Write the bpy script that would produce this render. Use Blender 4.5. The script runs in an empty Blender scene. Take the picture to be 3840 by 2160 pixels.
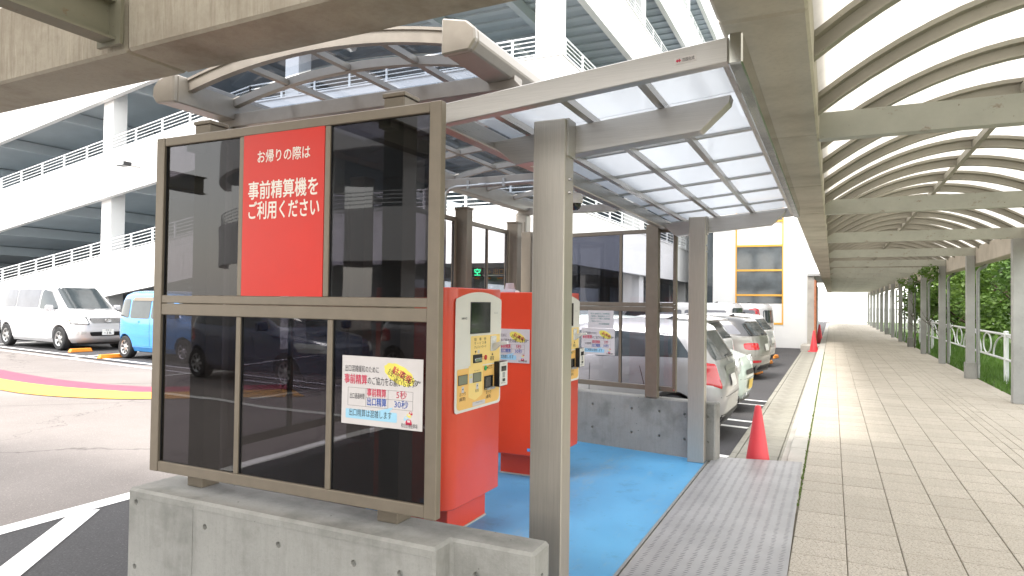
import bpy, bmesh, math, random
from mathutils import Matrix, Vector
R = math.radians
random.seed(7)
scene = bpy.context.scene
COL = scene.collection

# ------------------------------------------------------------------ camera
cam_data = bpy.data.cameras.new('camera')
cam = bpy.data.objects.new('camera', cam_data)
COL.objects.link(cam)
cam_data.sensor_width = 36.0
cam_data.lens = 23.606
cam_data.clip_start = 0.05
cam_data.clip_end = 2000
right, up, back = Vector((0.9024, 0.4307, 0.0130)), Vector((-0.0026, -0.0236, 0.9997)), Vector((0.4309, -0.9022, -0.0202))
right.normalize()
back = (back - right * back.dot(right)).normalized()
up = back.cross(right)
M = Matrix.Identity(4)
for i, v in enumerate((right, up, back)):
    for k in range(3):
        M[k][i] = v[k]
M[2][3] = 1.5
cam.matrix_world = M
scene.camera = cam

# ------------------------------------------------------------------ sky, sun, exposure
SUN_EL, SUN_AZ = R(56), R(205)          # azimuth clockwise from +Y: the sun stands behind the camera, a little left
world = bpy.data.worlds.new('World')
scene.world = world
world.use_nodes = True
wn = world.node_tree
bg = wn.nodes['Background']
sky = wn.nodes.new('ShaderNodeTexSky')
sky.sky_type = 'NISHITA'
sky.sun_disc = False
sky.sun_elevation = SUN_EL
sky.sun_rotation = SUN_AZ
sky.air_density = 1.3
sky.dust_density = 2.5
sky.ozone_density = 0.6
cl_mix = wn.nodes.new('ShaderNodeMix')          # thin bright overcast, even in every direction
cl_mix.data_type = 'RGBA'
cl_mix.inputs[0].default_value = 0.72
cl_mix.inputs[7].default_value = (7.7, 7.5, 7.2, 1)
wn.links.new(sky.outputs[0], cl_mix.inputs[6])
wn.links.new(cl_mix.outputs[2], bg.inputs[0])
bg.inputs[1].default_value = 0.15
sl = bpy.data.lights.new('sun', 'SUN')
sl.energy = 1.1
sl.angle = R(14)
sl.color = (1.0, 0.96, 0.9)
sun = bpy.data.objects.new('sun', sl)
COL.objects.link(sun)
sd = Vector((math.sin(SUN_AZ) * math.cos(SUN_EL), math.cos(SUN_AZ) * math.cos(SUN_EL), math.sin(SUN_EL)))
sun.rotation_euler = (-sd).to_track_quat('-Z', 'Y').to_euler()
vs = scene.view_settings
vs.view_transform = 'Standard'
vs.look = 'None'
vs.exposure = 1.95
vs.gamma = 1.0
vs.use_curve_mapping = False
scene.cycles.max_bounces = 10
scene.cycles.transparent_max_bounces = 16
scene.cycles.diffuse_bounces = 4
scene.cycles.caustics_reflective = False
scene.cycles.caustics_refractive = False
scene.cycles.sample_clamp_indirect = 6

# ------------------------------------------------------------------ helpers
class MB:
    """collects faces; build() links them as ONE mesh object"""
    def __init__(s):
        s.v, s.f = [], []
    def add(s, vs, fs):
        o = len(s.v)
        s.v += [tuple(p) for p in vs]
        s.f += [tuple(i + o for i in f) for f in fs]
        return s
    def box(s, x0, x1, y0, y1, z0, z1):
        return s.add([(x0, y0, z0), (x1, y0, z0), (x1, y1, z0), (x0, y1, z0), (x0, y0, z1), (x1, y0, z1), (x1, y1, z1), (x0, y1, z1)],
                     [(3, 2, 1, 0), (4, 5, 6, 7), (0, 1, 5, 4), (1, 2, 6, 5), (2, 3, 7, 6), (3, 0, 4, 7)])
    def bar(s, p0, p1, w, h, up=(0, 0, 1)):
        """box from p0 to p1, w across, h along up"""
        p0, p1 = Vector(p0), Vector(p1)
        d = (p1 - p0).normalized()
        a = d.cross(Vector(up)).normalized() * (w / 2)
        b = a.cross(d).normalized() * (h / 2)
        q = []
        for p in (p0, p1):
            q += [p - a - b, p + a - b, p + a + b, p - a + b]
        return s.add(q, [(0, 3, 2, 1), (4, 5, 6, 7), (0, 1, 5, 4), (1, 2, 6, 5), (2, 3, 7, 6), (3, 0, 4, 7)])
    def prism(s, poly, fn, t0, t1):
        """extrude a 2-D polygon; fn(u, v, t) -> point"""
        n = len(poly)
        vs = [fn(u, v, t0) for u, v in poly] + [fn(u, v, t1) for u, v in poly]
        fs = [tuple(range(n)), tuple(range(2 * n - 1, n - 1, -1))]
        fs += [(i, i + n, (i + 1) % n + n, (i + 1) % n) for i in range(n)]
        return s.add(vs, fs)
    def cyl(s, p0, p1, r0, r1=None, n=12, cap=True):
        r1 = r0 if r1 is None else r1
        p0, p1 = Vector(p0), Vector(p1)
        d = (p1 - p0).normalized()
        a = d.orthogonal().normalized()
        b = d.cross(a)
        vs = []
        for p, r in ((p0, r0), (p1, r1)):
            for i in range(n):
                t = 2 * math.pi * i / n
                vs.append(p + a * (r * math.cos(t)) + b * (r * math.sin(t)))
        fs = [(i, (i + 1) % n, (i + 1) % n + n, i + n) for i in range(n)]
        if cap:
            fs += [tuple(range(n - 1, -1, -1)), tuple(range(n, 2 * n))]
        return s.add(vs, fs)
    def tube(s, pts, r, n=8, closed=False):
        pts = [Vector(p) for p in pts]
        m = len(pts)
        rings = []
        ref = None
        for i, p in enumerate(pts):
            if closed:
                d = pts[(i + 1) % m] - pts[i - 1]
            else:
                d = pts[min(i + 1, m - 1)] - pts[max(i - 1, 0)]
            d.normalize()
            if ref is None:
                ref = d.orthogonal().normalized()
            ref = (ref - d * ref.dot(d)).normalized()
            b = d.cross(ref)
            rr = r[i] if isinstance(r, (list, tuple)) else r
            rings.append([p + ref * (rr * math.cos(2 * math.pi * k / n)) + b * (rr * math.sin(2 * math.pi * k / n)) for k in range(n)])
        vs = [q for ring in rings for q in ring]
        fs = []
        last = m if closed else m - 1
        for i in range(last):
            j = (i + 1) % m
            fs += [(i * n + k, i * n + (k + 1) % n, j * n + (k + 1) % n, j * n + k) for k in range(n)]
        if not closed:
            fs += [tuple(range(n - 1, -1, -1)), tuple(range((m - 1) * n, m * n))]
        return s.add(vs, fs)
    def sweep(s, pts, sec, side, up):
        """sweep a rectangle-ish section [(a, b)...] along pts; side/up are callables giving frame vectors per index"""
        n = len(sec)
        vs = []
        for i, p in enumerate(pts):
            A, B = Vector(side(i)), Vector(up(i))
            vs += [Vector(p) + A * a + B * b for a, b in sec]
        fs = []
        for i in range(len(pts) - 1):
            fs += [(i * n + k, i * n + (k + 1) % n, (i + 1) * n + (k + 1) % n, (i + 1) * n + k) for k in range(n)]
        fs += [tuple(range(n - 1, -1, -1)), tuple(range((len(pts) - 1) * n, len(pts) * n))]
        return s.add(vs, fs)
    def lathe(s, prof, c, axis='z', n=24):
        """prof [(r, h)...] revolved round an axis through c"""
        vs = []
        for r, h in prof:
            for i in range(n):
                t = 2 * math.pi * i / n
                a, b = r * math.cos(t), r * math.sin(t)
                p = {'z': (a, b, h), 'y': (a, h, b), 'x': (h, a, b)}[axis]
                vs.append((c[0] + p[0], c[1] + p[1], c[2] + p[2]))
        m = len(prof)
        fs = []
        for j in range(m - 1):
            fs += [(j * n + i, j * n + (i + 1) % n, (j + 1) * n + (i + 1) % n, (j + 1) * n + i) for i in range(n)]
        if prof[0][0] > 1e-6: fs.append(tuple(range(n - 1, -1, -1)))
        if prof[-1][0] > 1e-6: fs.append(tuple(range((m - 1) * n, m * n)))
        return s.add(vs, fs)
    def build(s, name, mat, parent=None, world=False, bev=0.0, smooth=None, fix=True):
        me = bpy.data.meshes.new(name)
        off = OFF.get(parent.name, Vector()) if (parent is not None and world) else Vector()
        vs = [(p[0] - off.x, p[1] - off.y, p[2] - off.z) for p in s.v] if off.length else s.v
        me.from_pydata(vs, [], s.f)
        if fix:
            bm = bmesh.new(); bm.from_mesh(me)
            bmesh.ops.recalc_face_normals(bm, faces=bm.faces[:])
            if bev:
                es = [e for e in bm.edges if len(e.link_faces) == 2 and e.calc_face_angle(0) > 0.5]
                bmesh.ops.bevel(bm, geom=es, offset=bev, segments=1, affect='EDGES', clamp_overlap=True)
            bm.to_mesh(me); bm.free()
        me.update()
        if smooth is not None:
            me.shade_smooth()
            me.set_sharp_from_angle(angle=R(smooth))
        me.materials.append(mat)
        o = bpy.data.objects.new(name, me)
        COL.objects.link(o)
        if parent is not None:
            o.parent = parent
            OFF[o.name] = off
        return o

OFF = {}
def tag(o, label=None, cat=None, group=None, kind=None):
    if label: o['label'] = label
    if cat: o['category'] = cat
    if group: o['group'] = group
    if kind: o['kind'] = kind
    return o
def thing(name, label, cat, loc=(0, 0, 0), rz=0, group=None):
    o = bpy.data.objects.new(name, None)
    o.empty_display_size = 0.2
    COL.objects.link(o)
    o.location = loc
    o.rotation_euler = (0, 0, rz)
    OFF[o.name] = Vector(loc)
    return tag(o, label, cat, group)
def copy_tree(o, parent=None, link=True):
    c = o.copy()
    COL.objects.link(c)
    c.parent = parent
    for ch in list(o.children):
        copy_tree(ch, c)
    return c
def box(name, mat, parent, x0, x1, y0, y1, z0, z1, bev=0.0, world=True):
    return MB().box(x0, x1, y0, y1, z0, z1).build(name, mat, parent, world=world, bev=bev)
def put(src, parent, delta):
    """copy of a part (and its sub-parts), moved by delta, sharing mesh data"""
    c = copy_tree(src, parent)
    c.location = Vector(src.location) + Vector(delta)
    OFF[c.name] = OFF.get(src.name, Vector())
    return c
def textm(s, size, mat, parent, u, v, name='lettering', w=0.0011, align='LEFT', bold=0.0, sx=1.0, rot=0.0, width=None, fat=0.0):
    """flat lettering in the parent's local x-y plane"""
    cu = bpy.data.curves.new(name, 'FONT')
    cu.body = s
    cu.size = size
    cu.align_x = align
    cu.offset = bold
    cu.resolution_u = 2
    to = bpy.data.objects.new(name, cu)
    COL.objects.link(to)
    dg = bpy.context.evaluated_depsgraph_get()
    me = bpy.data.meshes.new_from_object(to.evaluated_get(dg))
    bpy.data.objects.remove(to); bpy.data.curves.remove(cu)
    if width:
        xs = [p.co.x for p in me.vertices]
        sx = width / max(1e-6, max(xs) - min(xs))
    c_, s_ = math.cos(rot), math.sin(rot)
    for p in me.vertices:
        x, y = p.co.x * sx, p.co.y
        p.co = (u + x * c_ - y * s_, v + x * s_ + y * c_, w)
    if fat:                                          # heavier strokes: the same outline laid again, a hair aside
        v0 = [tuple(p.co) for p in me.vertices]; f0 = [tuple(p.vertices) for p in me.polygons]
        vs_, fs_ = [], []
        for k, (dx, dy) in enumerate(((fat, 0), (-fat, 0), (0, fat), (0, -fat), (0, 0))):
            o_ = len(vs_)
            vs_ += [(x + dx, y + dy, z + k * .00006) for x, y, z in v0]
            fs_ += [tuple(i + o_ for i in f) for f in f0]
        me = bpy.data.meshes.new(name); me.from_pydata(vs_, [], fs_)
    me.materials.clear(); me.materials.append(mat)
    o = bpy.data.objects.new(name, me)
    COL.objects.link(o)
    o.parent = parent
    return o
def rpoly(pts, r, k=4):
    """round the corners of a polygon"""
    out = []
    n = len(pts)
    for i in range(n):
        p, a, b = Vector(pts[i]), Vector(pts[i - 1]), Vector(pts[(i + 1) % n])
        da, db = (a - p), (b - p)
        rr = min(r, da.length * .45, db.length * .45)
        s, e = p + da.normalized() * rr, p + db.normalized() * rr
        for j in range(k + 1):
            t = j / k
            out.append(tuple(s * (1 - t) ** 2 + p * (2 * t * (1 - t)) + e * t * t))
    return out
def patch(poly, fn, rows=7, cols=7):
    """fill a convex polygon (u, v) with a grid and map it by fn -> MB"""
    vmin, vmax = min(p[1] for p in poly), max(p[1] for p in poly)
    vs, fs = [], []
    n = len(poly)
    e = (vmax - vmin) * 1e-4
    for j in range(rows + 1):
        v = vmin + e + (vmax - vmin - 2 * e) * j / rows
        xs = []
        for i in range(n):
            (x0, y0), (x1, y1) = poly[i], poly[(i + 1) % n]
            if (y0 <= v < y1) or (y1 <= v < y0):
                xs.append(x0 + (x1 - x0) * (v - y0) / (y1 - y0))
        a, b = min(xs), max(xs)
        for i in range(cols + 1):
            vs.append(fn(a + (b - a) * i / cols, v))
    for j in range(rows):
        for i in range(cols):
            q = j * (cols + 1) + i
            fs.append((q, q + 1, q + cols + 2, q + cols + 1))
    return MB().add(vs, fs)
# ------------------------------------------------------------------ materials
class NT:
    def __init__(s, name):
        s.m = bpy.data.materials.new(name); s.m.use_nodes = True
        s.t = s.m.node_tree
        s.bsdf = s.t.nodes['Principled BSDF']; s.out = s.t.nodes['Material Output']
        s.tc = None
    def n(s, kind, **kw):
        nd = s.t.nodes.new('ShaderNode' + kind)
        for k, v in kw.items():
            if k in nd.inputs.keys() if isinstance(k, str) else False: nd.inputs[k].default_value = v
            else: setattr(nd, k, v)
        return nd
    def l(s, a, b): s.t.links.new(a, b)
    def co(s, scale=(1, 1, 1), kind='Object'):
        if s.tc is None: s.tc = s.n('TexCoord')
        mp = s.n('Mapping')
        mp.inputs['Scale'].default_value = scale
        s.l(s.tc.outputs[kind], mp.inputs['Vector'])
        return mp.outputs[0]
    def noise(s, scale, detail=4, rough=.6, vec=None, mscale=(1, 1, 1)):
        nd = s.n('TexNoise')
        nd.inputs['Scale'].default_value = scale; nd.inputs['Detail'].default_value = detail; nd.inputs['Roughness'].default_value = rough
        s.l(vec or s.co(mscale), nd.inputs['Vector'])
        return nd.outputs['Fac']
    def ramp(s, fac, stops):
        nd = s.n('ValToRGB')
        el = nd.color_ramp.elements
        while len(el) < len(stops): el.new(.5)
        for e, (p, c) in zip(el, stops):
            e.position = p; e.color = (*c, 1) if len(c) == 3 else c
        s.l(fac, nd.inputs[0])
        return nd.outputs[0]
    def mix(s, a, b, fac, mode='MIX'):
        nd = s.n('Mix', data_type='RGBA', blend_type=mode)
        for sock, v in ((nd.inputs[6], a), (nd.inputs[7], b), (nd.inputs[0], fac)):
            if hasattr(v, 'node'): s.l(v, sock)
            elif isinstance(v, (int, float)): sock.default_value = v
            else: sock.default_value = (*v, 1)
        return nd.outputs[2]
    def bump(s, h, strength=.3, dist=.01):
        nd = s.n('Bump')
        nd.inputs['Strength'].default_value = strength; nd.inputs['Distance'].default_value = dist
        s.l(h, nd.inputs['Height']); s.l(nd.outputs[0], s.bsdf.inputs['Normal'])
    def base(s, c):
        if hasattr(c, 'node'): s.l(c, s.bsdf.inputs['Base Color'])
        else: s.bsdf.inputs['Base Color'].default_value = (*c, 1)
        return s
    def set(s, **kw):
        for k, v in kw.items():
            k = {'rough': 'Roughness', 'metal': 'Metallic', 'spec': 'Specular IOR Level', 'coat': 'Coat Weight', 'ior': 'IOR', 'coatr': 'Coat Roughness'}[k]
            if hasattr(v, 'node'): s.l(v, s.bsdf.inputs[k])
            else: s.bsdf.inputs[k].default_value = v
        return s
def plain(name, c, rough=.5, metal=0, var=.06, scale=6, **kw):
    """a plain paint or plastic with faint blotches and uneven gloss"""
    t = NT(name)
    f = t.noise(scale, 5)
    lo = tuple(x * (1 - var) for x in c); hi = tuple(min(1, x * (1 + var)) for x in c)
    t.base(t.ramp(f, [(.3, lo), (.7, hi)]))
    g = t.n('MapRange'); g.inputs['To Min'].default_value = max(0, rough - .06); g.inputs['To Max'].default_value = min(1, rough + .08)
    t.l(f, g.inputs['Value'])
    t.set(rough=g.outputs[0], metal=metal, **kw)
    return t.m
def emit(name, c, s):
    t = NT(name); t.base(c)
    t.bsdf.inputs['Emission Color'].default_value = (*c, 1); t.bsdf.inputs['Emission Strength'].default_value = s
    return t.m
def brushed(name, c, rough=.35, axis=(30, 30, .6), metal=.75):
    t = NT(name)
    f = t.noise(9, 6, .7, mscale=axis)
    g = t.noise(1.1, 3, .5)
    k = t.mix(t.ramp(f, [(.3, tuple(x * .86 for x in c)), (.7, tuple(min(1, x * 1.12) for x in c))]), tuple(x * .9 for x in c), t.ramp(g, [(.4, (0, 0, 0)), (.75, (.5, .5, .5))]))
    t.base(k).set(metal=metal)
    r = t.n('MapRange'); r.inputs['To Min'].default_value = rough - .08; r.inputs['To Max'].default_value = rough + .12
    t.l(f, r.inputs['Value']); t.set(rough=r.outputs[0])
    return t.m
def see(name, tint, gloss=.08, ior=1.5, dirt=.03):
    """tinted sheet one can see through, with its reflections"""
    t = NT(name)
    tr = t.n('BsdfTransparent'); tr.inputs[0].default_value = (*tint, 1)
    gl = t.n('BsdfGlossy'); gl.inputs['Roughness'].default_value = .015
    fr = t.n('Fresnel')
    ge = t.n('NewGeometry'); mr = t.n('MapRange'); mr.inputs['To Min'].default_value = ior; mr.inputs['To Max'].default_value = 1 / ior
    t.l(ge.outputs['Backfacing'], mr.inputs['Value']); t.l(mr.outputs[0], fr.inputs['IOR'])
    wv = t.noise(1.3, 2, .5)
    bp = t.n('Bump'); bp.inputs['Strength'].default_value = gloss; bp.inputs['Distance'].default_value = .05
    t.l(wv, bp.inputs['Height']); t.l(bp.outputs[0], gl.inputs['Normal'])
    ms = t.n('MixShader'); t.l(fr.outputs[0], ms.inputs[0]); t.l(tr.outputs[0], ms.inputs[1]); t.l(gl.outputs[0], ms.inputs[2])
    df = t.n('BsdfDiffuse'); df.inputs[0].default_value = (.5, .48, .45, 1)
    m2 = t.n('MixShader'); m2.inputs[0].default_value = dirt
    t.l(ms.outputs[0], m2.inputs[1]); t.l(df.outputs[0], m2.inputs[2])
    t.l(m2.outputs[0], t.out.inputs[0])
    return t.m
def frost(name, c, clear=.2, tint=(1, 1, 1), dirt=None):
    t = NT(name)
    tl = t.n('BsdfTranslucent'); tl.inputs[0].default_value = (*c, 1)
    df = t.n('BsdfDiffuse'); df.inputs[0].default_value = (*c, 1)
    if dirt:
        f = t.noise(3, 6, .7, mscale=dirt)
        col = t.ramp(f, [(.35, tuple(x * .8 for x in c)), (.6, c)])
        t.l(col, tl.inputs[0]); t.l(col, df.inputs[0])
    tr = t.n('BsdfTransparent'); tr.inputs[0].default_value = (*tint, 1)
    a = t.n('MixShader'); a.inputs[0].default_value = .3
    t.l(tl.outputs[0], a.inputs[1]); t.l(df.outputs[0], a.inputs[2])
    b = t.n('MixShader'); b.inputs[0].default_value = clear
    t.l(a.outputs[0], b.inputs[1]); t.l(tr.outputs[0], b.inputs[2])
    t.l(b.outputs[0], t.out.inputs[0])
    return t.m
def concrete(name, c, dark, scale=1.0, streak=.0, pits=True, rough=.9):
    t = NT(name)
    big = t.noise(2.2 * scale, 8, .65)
    fine = t.noise(60 * scale, 4, .7)
    col = t.ramp(big, [(.3, dark), (.5, c), (.75, tuple(min(1, x * 1.15) for x in c))])
    col = t.mix(col, tuple(x * .8 for x in c), t.ramp(fine, [(.5, (0, 0, 0)), (.75, (.6, .6, .6))]))
    if streak:
        ge = t.n('NewGeometry'); sx = t.n('SeparateXYZ'); t.l(ge.outputs['Normal'], sx.inputs[0])
        ab = t.n('Math', operation='ABSOLUTE'); t.l(sx.outputs[2], ab.inputs[0])
        up_ = t.ramp(ab.outputs[0], [(.5, (1, 1, 1)), (.7, (.12, .12, .12))])      # runs form on upright faces only
        st = t.noise(7, 6, .75, mscale=(4, 4, .35))
        col = t.mix(col, dark, t.mix(t.ramp(st, [(.48, (0, 0, 0)), (.62, (streak,) * 3)]), up_, 1.0, 'MULTIPLY'))
        s2 = t.noise(9, 6, .8, mscale=(5, 5, .2))
        col = t.mix(col, tuple(min(1, x * 1.35) for x in c), t.mix(t.ramp(s2, [(.58, (0, 0, 0)), (.68, (streak,) * 3)]), up_, 1.0, 'MULTIPLY'))
    h = fine
    if pits:
        v = t.n('TexVoronoi'); v.inputs['Scale'].default_value = 22; t.l(t.co(), v.inputs['Vector'])
        keep = t.ramp(v.outputs['Color'], [(.78, (0, 0, 0)), (.8, (1, 1, 1))])
        pit = t.ramp(v.outputs['Distance'], [(.06, (1, 1, 1)), (.11, (0, 0, 0))])
        pk = t.mix(keep, pit, 1.0, 'MULTIPLY')
        col = t.mix(col, tuple(x * .25 for x in dark), pk)
    t.base(col).set(rough=rough, spec=.25)
    t.bump(h, .25, .006)
    return t.m
def asphalt(name, lo, hi, patchy=.4, rough=.9, fine=90):
    t = NT(name)
    f = t.noise(fine, 3, .7)
    b = t.noise(.35, 7, .65)
    col = t.mix(t.ramp(f, [(.3, lo), (.7, hi)]), tuple(x * 1.3 for x in hi), t.ramp(b, [(.42, (0, 0, 0)), (.7, (patchy,) * 3)]))
    v = t.n('TexVoronoi'); v.inputs['Scale'].default_value = fine * 1.6; t.l(t.co(), v.inputs['Vector'])
    col = t.mix(col, tuple(min(1, x * 2.2) for x in hi), t.ramp(v.outputs['Color'], [(.82, (0, 0, 0)), (.92, (.4, .4, .4))]))
    if patchy > .3:
        w = t.noise(.55, 5, .7); wv = t.n('TexVoronoi', feature='DISTANCE_TO_EDGE'); wv.inputs['Scale'].default_value = .3
        mm = t.n('VectorMath', operation='MULTIPLY_ADD'); mm.inputs[1].default_value = (2.5,) * 3
        cv = t.n('CombineXYZ'); t.l(w, cv.inputs[0]); t.l(w, cv.inputs[1])
        t.l(cv.outputs[0], mm.inputs[0]); t.l(t.co(), mm.inputs[2]); t.l(mm.outputs[0], wv.inputs['Vector'])
        col = t.mix(col, tuple(x * .5 for x in lo), t.ramp(wv.outputs['Distance'], [(.0, (.7, .7, .7)), (.008, (0, 0, 0))]))
    t.base(col).set(rough=rough, spec=.3)
    t.bump(f, .5, .006)
    return t.m
def rusty(name, c, amount=.5):
    t = NT(name)
    b = t.noise(1.6, 8, .7)
    col = t.ramp(b, [(.3, tuple(x * .8 for x in c)), (.7, tuple(x * 1.1 for x in c))])
    r = t.noise(5, 9, .75, mscale=(1, 1, 1.6))
    col = t.mix(col, (.16, .085, .04), t.ramp(r, [(.6 , (0, 0, 0)), (.7, (amount,) * 3)]))
    sp = t.noise(38, 3, .6)
    col = t.mix(col, (.09, .04, .02), t.ramp(sp, [(.7, (0, 0, 0)), (.74, (amount,) * 3)]))
    t.base(col).set(rough=.6, spec=.4)
    t.bump(r, .15, .004)
    return t.m
def paint(name, c, flake=0, rough=.25, coat=.8):
    t = NT(name)
    f = t.noise(3, 3, .5)
    t.base(t.ramp(f, [(.3, tuple(x * .96 for x in c)), (.7, tuple(min(1, x * 1.03) for x in c))])).set(rough=rough, metal=flake, coat=coat, coatr=.04)
    return t.m
mt = {}
mt['bronze'] = plain('bronze_aluminium', (.20, .168, .128), .42, .35, .07, 14)
mt['bronze_hi'] = plain('light_bronze_aluminium', (.35, .318, .278), .42, .35, .07, 14)
mt['stain'] = brushed('stain_aluminium', (.46, .425, .375), .36)
mt['stain_x'] = brushed('stain_aluminium_lengthwise', (.50, .48, .455), .36, (.6, 30, 30))
mt['stain_y'] = brushed('stain_aluminium_across', (.42, .40, .375), .28, (30, .6, 30))
mt['chrome'] = plain('polished_steel', (.62, .62, .62), .12, 1, .04)
mt['galv'] = plain('galvanised_steel', (.42, .42, .41), .45, .7, .12, 20)
mt['smoke'] = see('smoked_glass', (.235, .225, .245), .03, dirt=.008)
mt['smoke_lt'] = see('light_smoked_glass', (.84, .84, .87), .02, dirt=.01)
mt['smoke_dk'] = see('dark_smoked_glass', (.30, .31, .36), .02, dirt=.01)
mt['smoke_roof'] = see('smoked_polycarbonate', (.30, .34, .41), .04, dirt=.012)
mt['frost'] = frost('frosted_polycarbonate', (.53, .55, .575), .34, (.78, .80, .835))
mt['mirror_metal'] = plain('polished_side_gutter', (.42, .42, .38), .12, 1, .05)
mt['frp'] = frost('white_translucent_sheet', (.60, .575, .53), .0, dirt=(1.2, .4, 1))

def enamel():
    t = NT('orange_red_enamel')
    b = t.noise(1.7, 6, .6); sc_ = t.noise(14, 9, .85, mscale=(1, 1, .18)); sp = t.noise(45, 3, .6)
    col = t.ramp(b, [(.3, (.66, .052, .016)), (.7, (.75, .066, .022))])
    col = t.mix(col, (.50, .10, .07), t.ramp(sc_, [(.62, (0, 0, 0)), (.72, (.35, .35, .35))]))
    col = t.mix(col, (.22, .03, .02), t.ramp(sp, [(.72, (0, 0, 0)), (.76, (.5, .5, .5))]))
    t.base(col).set(rough=t.ramp(b, [(.3, (.28,) * 3), (.7, (.44,) * 3)]), coat=.25, coatr=.1)
    return t.m
mt['red'] = enamel()
mt['sign_red'] = plain('red_vinyl', (.60, .022, .010), .36, 0, .05, 3)
mt['ivory'] = plain('ivory_plastic', (.74, .70, .62), .4, 0, .03)
mt['orange'] = plain('orange_print', (.86, .50, .14), .45, 0, .02)
mt['orange_pale'] = plain('pale_orange_print', (.90, .64, .22), .45, 0, .02)
mt['paper'] = plain('paper', (.60, .565, .555), .35, 0, .03, 10)
mt['ink'] = plain('black_ink', (.02, .02, .025), .5, 0, .1)
mt['ink_red'] = plain('red_ink', (.55, .02, .07), .5, 0, .1)
mt['ink_blue'] = plain('blue_ink', (.02, .09, .40), .5, 0, .1)
mt['ink_teal'] = plain('teal_ink', (.03, .22, .2), .5, 0, .1)
mt['cloud'] = plain('yellow_print', (.78, .68, .12), .5, 0, .08)
mt['balloon'] = plain('light_blue_print', (.32, .58, .74), .5, 0, .04)
mt['letter'] = plain('cream_lettering', (.80, .74, .66), .4, 0, .02)
mt['lcd'] = plain('dark_screen', (.012, .014, .014), .06, 0, .1, spec=.7)
mt['black'] = plain('black_plastic', (.012, .012, .014), .4, 0, .2)
mt['rubber'] = plain('tyre_rubber', (.018, .018, .019), .75, 0, .2, 20)
mt['slotgrey'] = plain('grey_green_slot', (.20, .21, .14), .4, 0, .1)
mt['btn_red'] = plain('red_button', (.5, .03, .02), .3)
mt['btn_green'] = plain('green_button', (.02, .35, .09), .3)
mt['clearplastic'] = plain('milky_plastic', (.72, .70, .66), .25, 0, .03)
mt['mauve'] = plain('grey_mauve_plastic', (.42, .36, .37), .4)
mt['blue_sticker'] = plain('blue_sticker', (.1, .35, .7), .4)
mt['conc'] = concrete('fair_faced_concrete', (.285, .28, .26), (.165, .165, .15), 1.3, streak=.2)
mt['conc_top'] = concrete('concrete_kerbstone', (.46, .44, .40), (.34, .32, .29), pits=False)
mt['conc_gutter'] = concrete('gutter_concrete', (.30, .29, .25), (.20, .19, .165), pits=False)
mt['conc_beam'] = concrete('stained_concrete_beam', (.40, .36, .295), (.23, .195, .15), .8, .5, False)
mt['conc_beam2'] = concrete('pale_concrete_beam', (.50, .455, .39), (.38, .34, .285), .8, .2, False)
mt['hole'] = concrete('hole_mortar', (.24, .24, .22), (.15, .15, .14), pits=False)
mt['steel'] = rusty('grey_green_steel_paint', (.42, .42, .365), .8)
mt['steel_old'] = rusty('old_rusty_steel_paint', (.20, .19, .14), 1.0)
mt['steel_rib'] = rusty('dull_rib_paint', (.29, .272, .225), .35)
mt['steel_col'] = rusty('grey_column_paint', (.36, .36, .345), .15)
mt['wall_white'] = plain('white_wall_paint', (.80, .80, .79), .7, 0, .03, .8)
mt['garage_grey'] = plain('garage_soffit_steel', (.40, .45, .48), .6, 0, .1, .6)
mt['garage_beam'] = plain('garage_beam_paint', (.46, .51, .54), .6, 0, .08, .6)
mt['rail_white'] = plain('white_rail_paint', (.78, .80, .80), .5, 0, .04)
mt['old_asphalt'] = asphalt('worn_asphalt', (.155, .136, .126), (.235, .212, .198), .45)
mt['new_asphalt'] = asphalt('fresh_asphalt', (.042, .041, .043), (.082, .08, .083), .25)
mt['mid_asphalt'] = asphalt('greying_asphalt', (.075, .072, .072), (.12, .115, .115), .2)
mt['mark'] = plain('white_road_paint', (.78, .78, .76), .7, 0, .08, 8)
mt['mark_red'] = plain('pink_road_paint', (.44, .06, .10), .75, 0, .12, 5)
mt['mark_yellow'] = plain('yellow_road_paint', (.72, .36, .06), .75, 0, .1, 5)
mt['blockwall'] = plain('white_fence_paint', (.74, .76, .76), .5, 0, .04)
mt['cone'] = plain('red_cone_plastic', (.74, .06, .075), .5, 0, .06)
mt['stop'] = plain('orange_wheel_stop', (.80, .26, .02), .5, 0, .1)
mt['orange_frame'] = plain('orange_window_frame', (.82, .42, .06), .45)
mt['rust_door'] = plain('copper_orange_steel', (.50, .19, .09), .5, 0, .2, 10)
mt['win'] = plain('dark_window_glass', (.07, .085, .095), .05, 0, .3, 2, spec=.9)
mt['carglass'] = plain('car_glass', (.045, .055, .06), .05, 0, .2, 2, spec=.5)
mt['carglass_lt'] = plain('light_car_glass', (.15, .155, .175), .12, 0, .15, 2, spec=.25)
mt['rim'] = plain('alloy', (.55, .55, .55), .3, .9, .06)
mt['taillamp'] = paint('red_lens', (.45, .01, .02), 0, .12)
mt['headlamp'] = plain('clear_lens', (.62, .64, .64), .1, .3, .1, spec=.8)
mt['plate'] = plain('white_number_plate', (.72, .72, .70), .4)
mt['plate_y'] = plain('yellow_number_plate', (.75, .52, .06), .4)
mt['c_white'] = paint('white_car_paint', (.52, .52, .53), 0)
mt['c_silver'] = paint('silver_car_paint', (.35, .35, .36), .45, .3)
mt['c_greige'] = paint('warm_grey_car_paint', (.30, .295, .275), .4, .3)
mt['c_blue'] = paint('sky_blue_car_paint', (.05, .30, .70), .1)
mt['c_mint'] = paint('pale_mint_car_paint', (.58, .68, .62), .1)
mt['c_dark'] = paint('dark_blue_car_paint', (.015, .04, .13), .2)
mt['c_black'] = paint('black_car_paint', (.015, .015, .016), 0)
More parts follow.
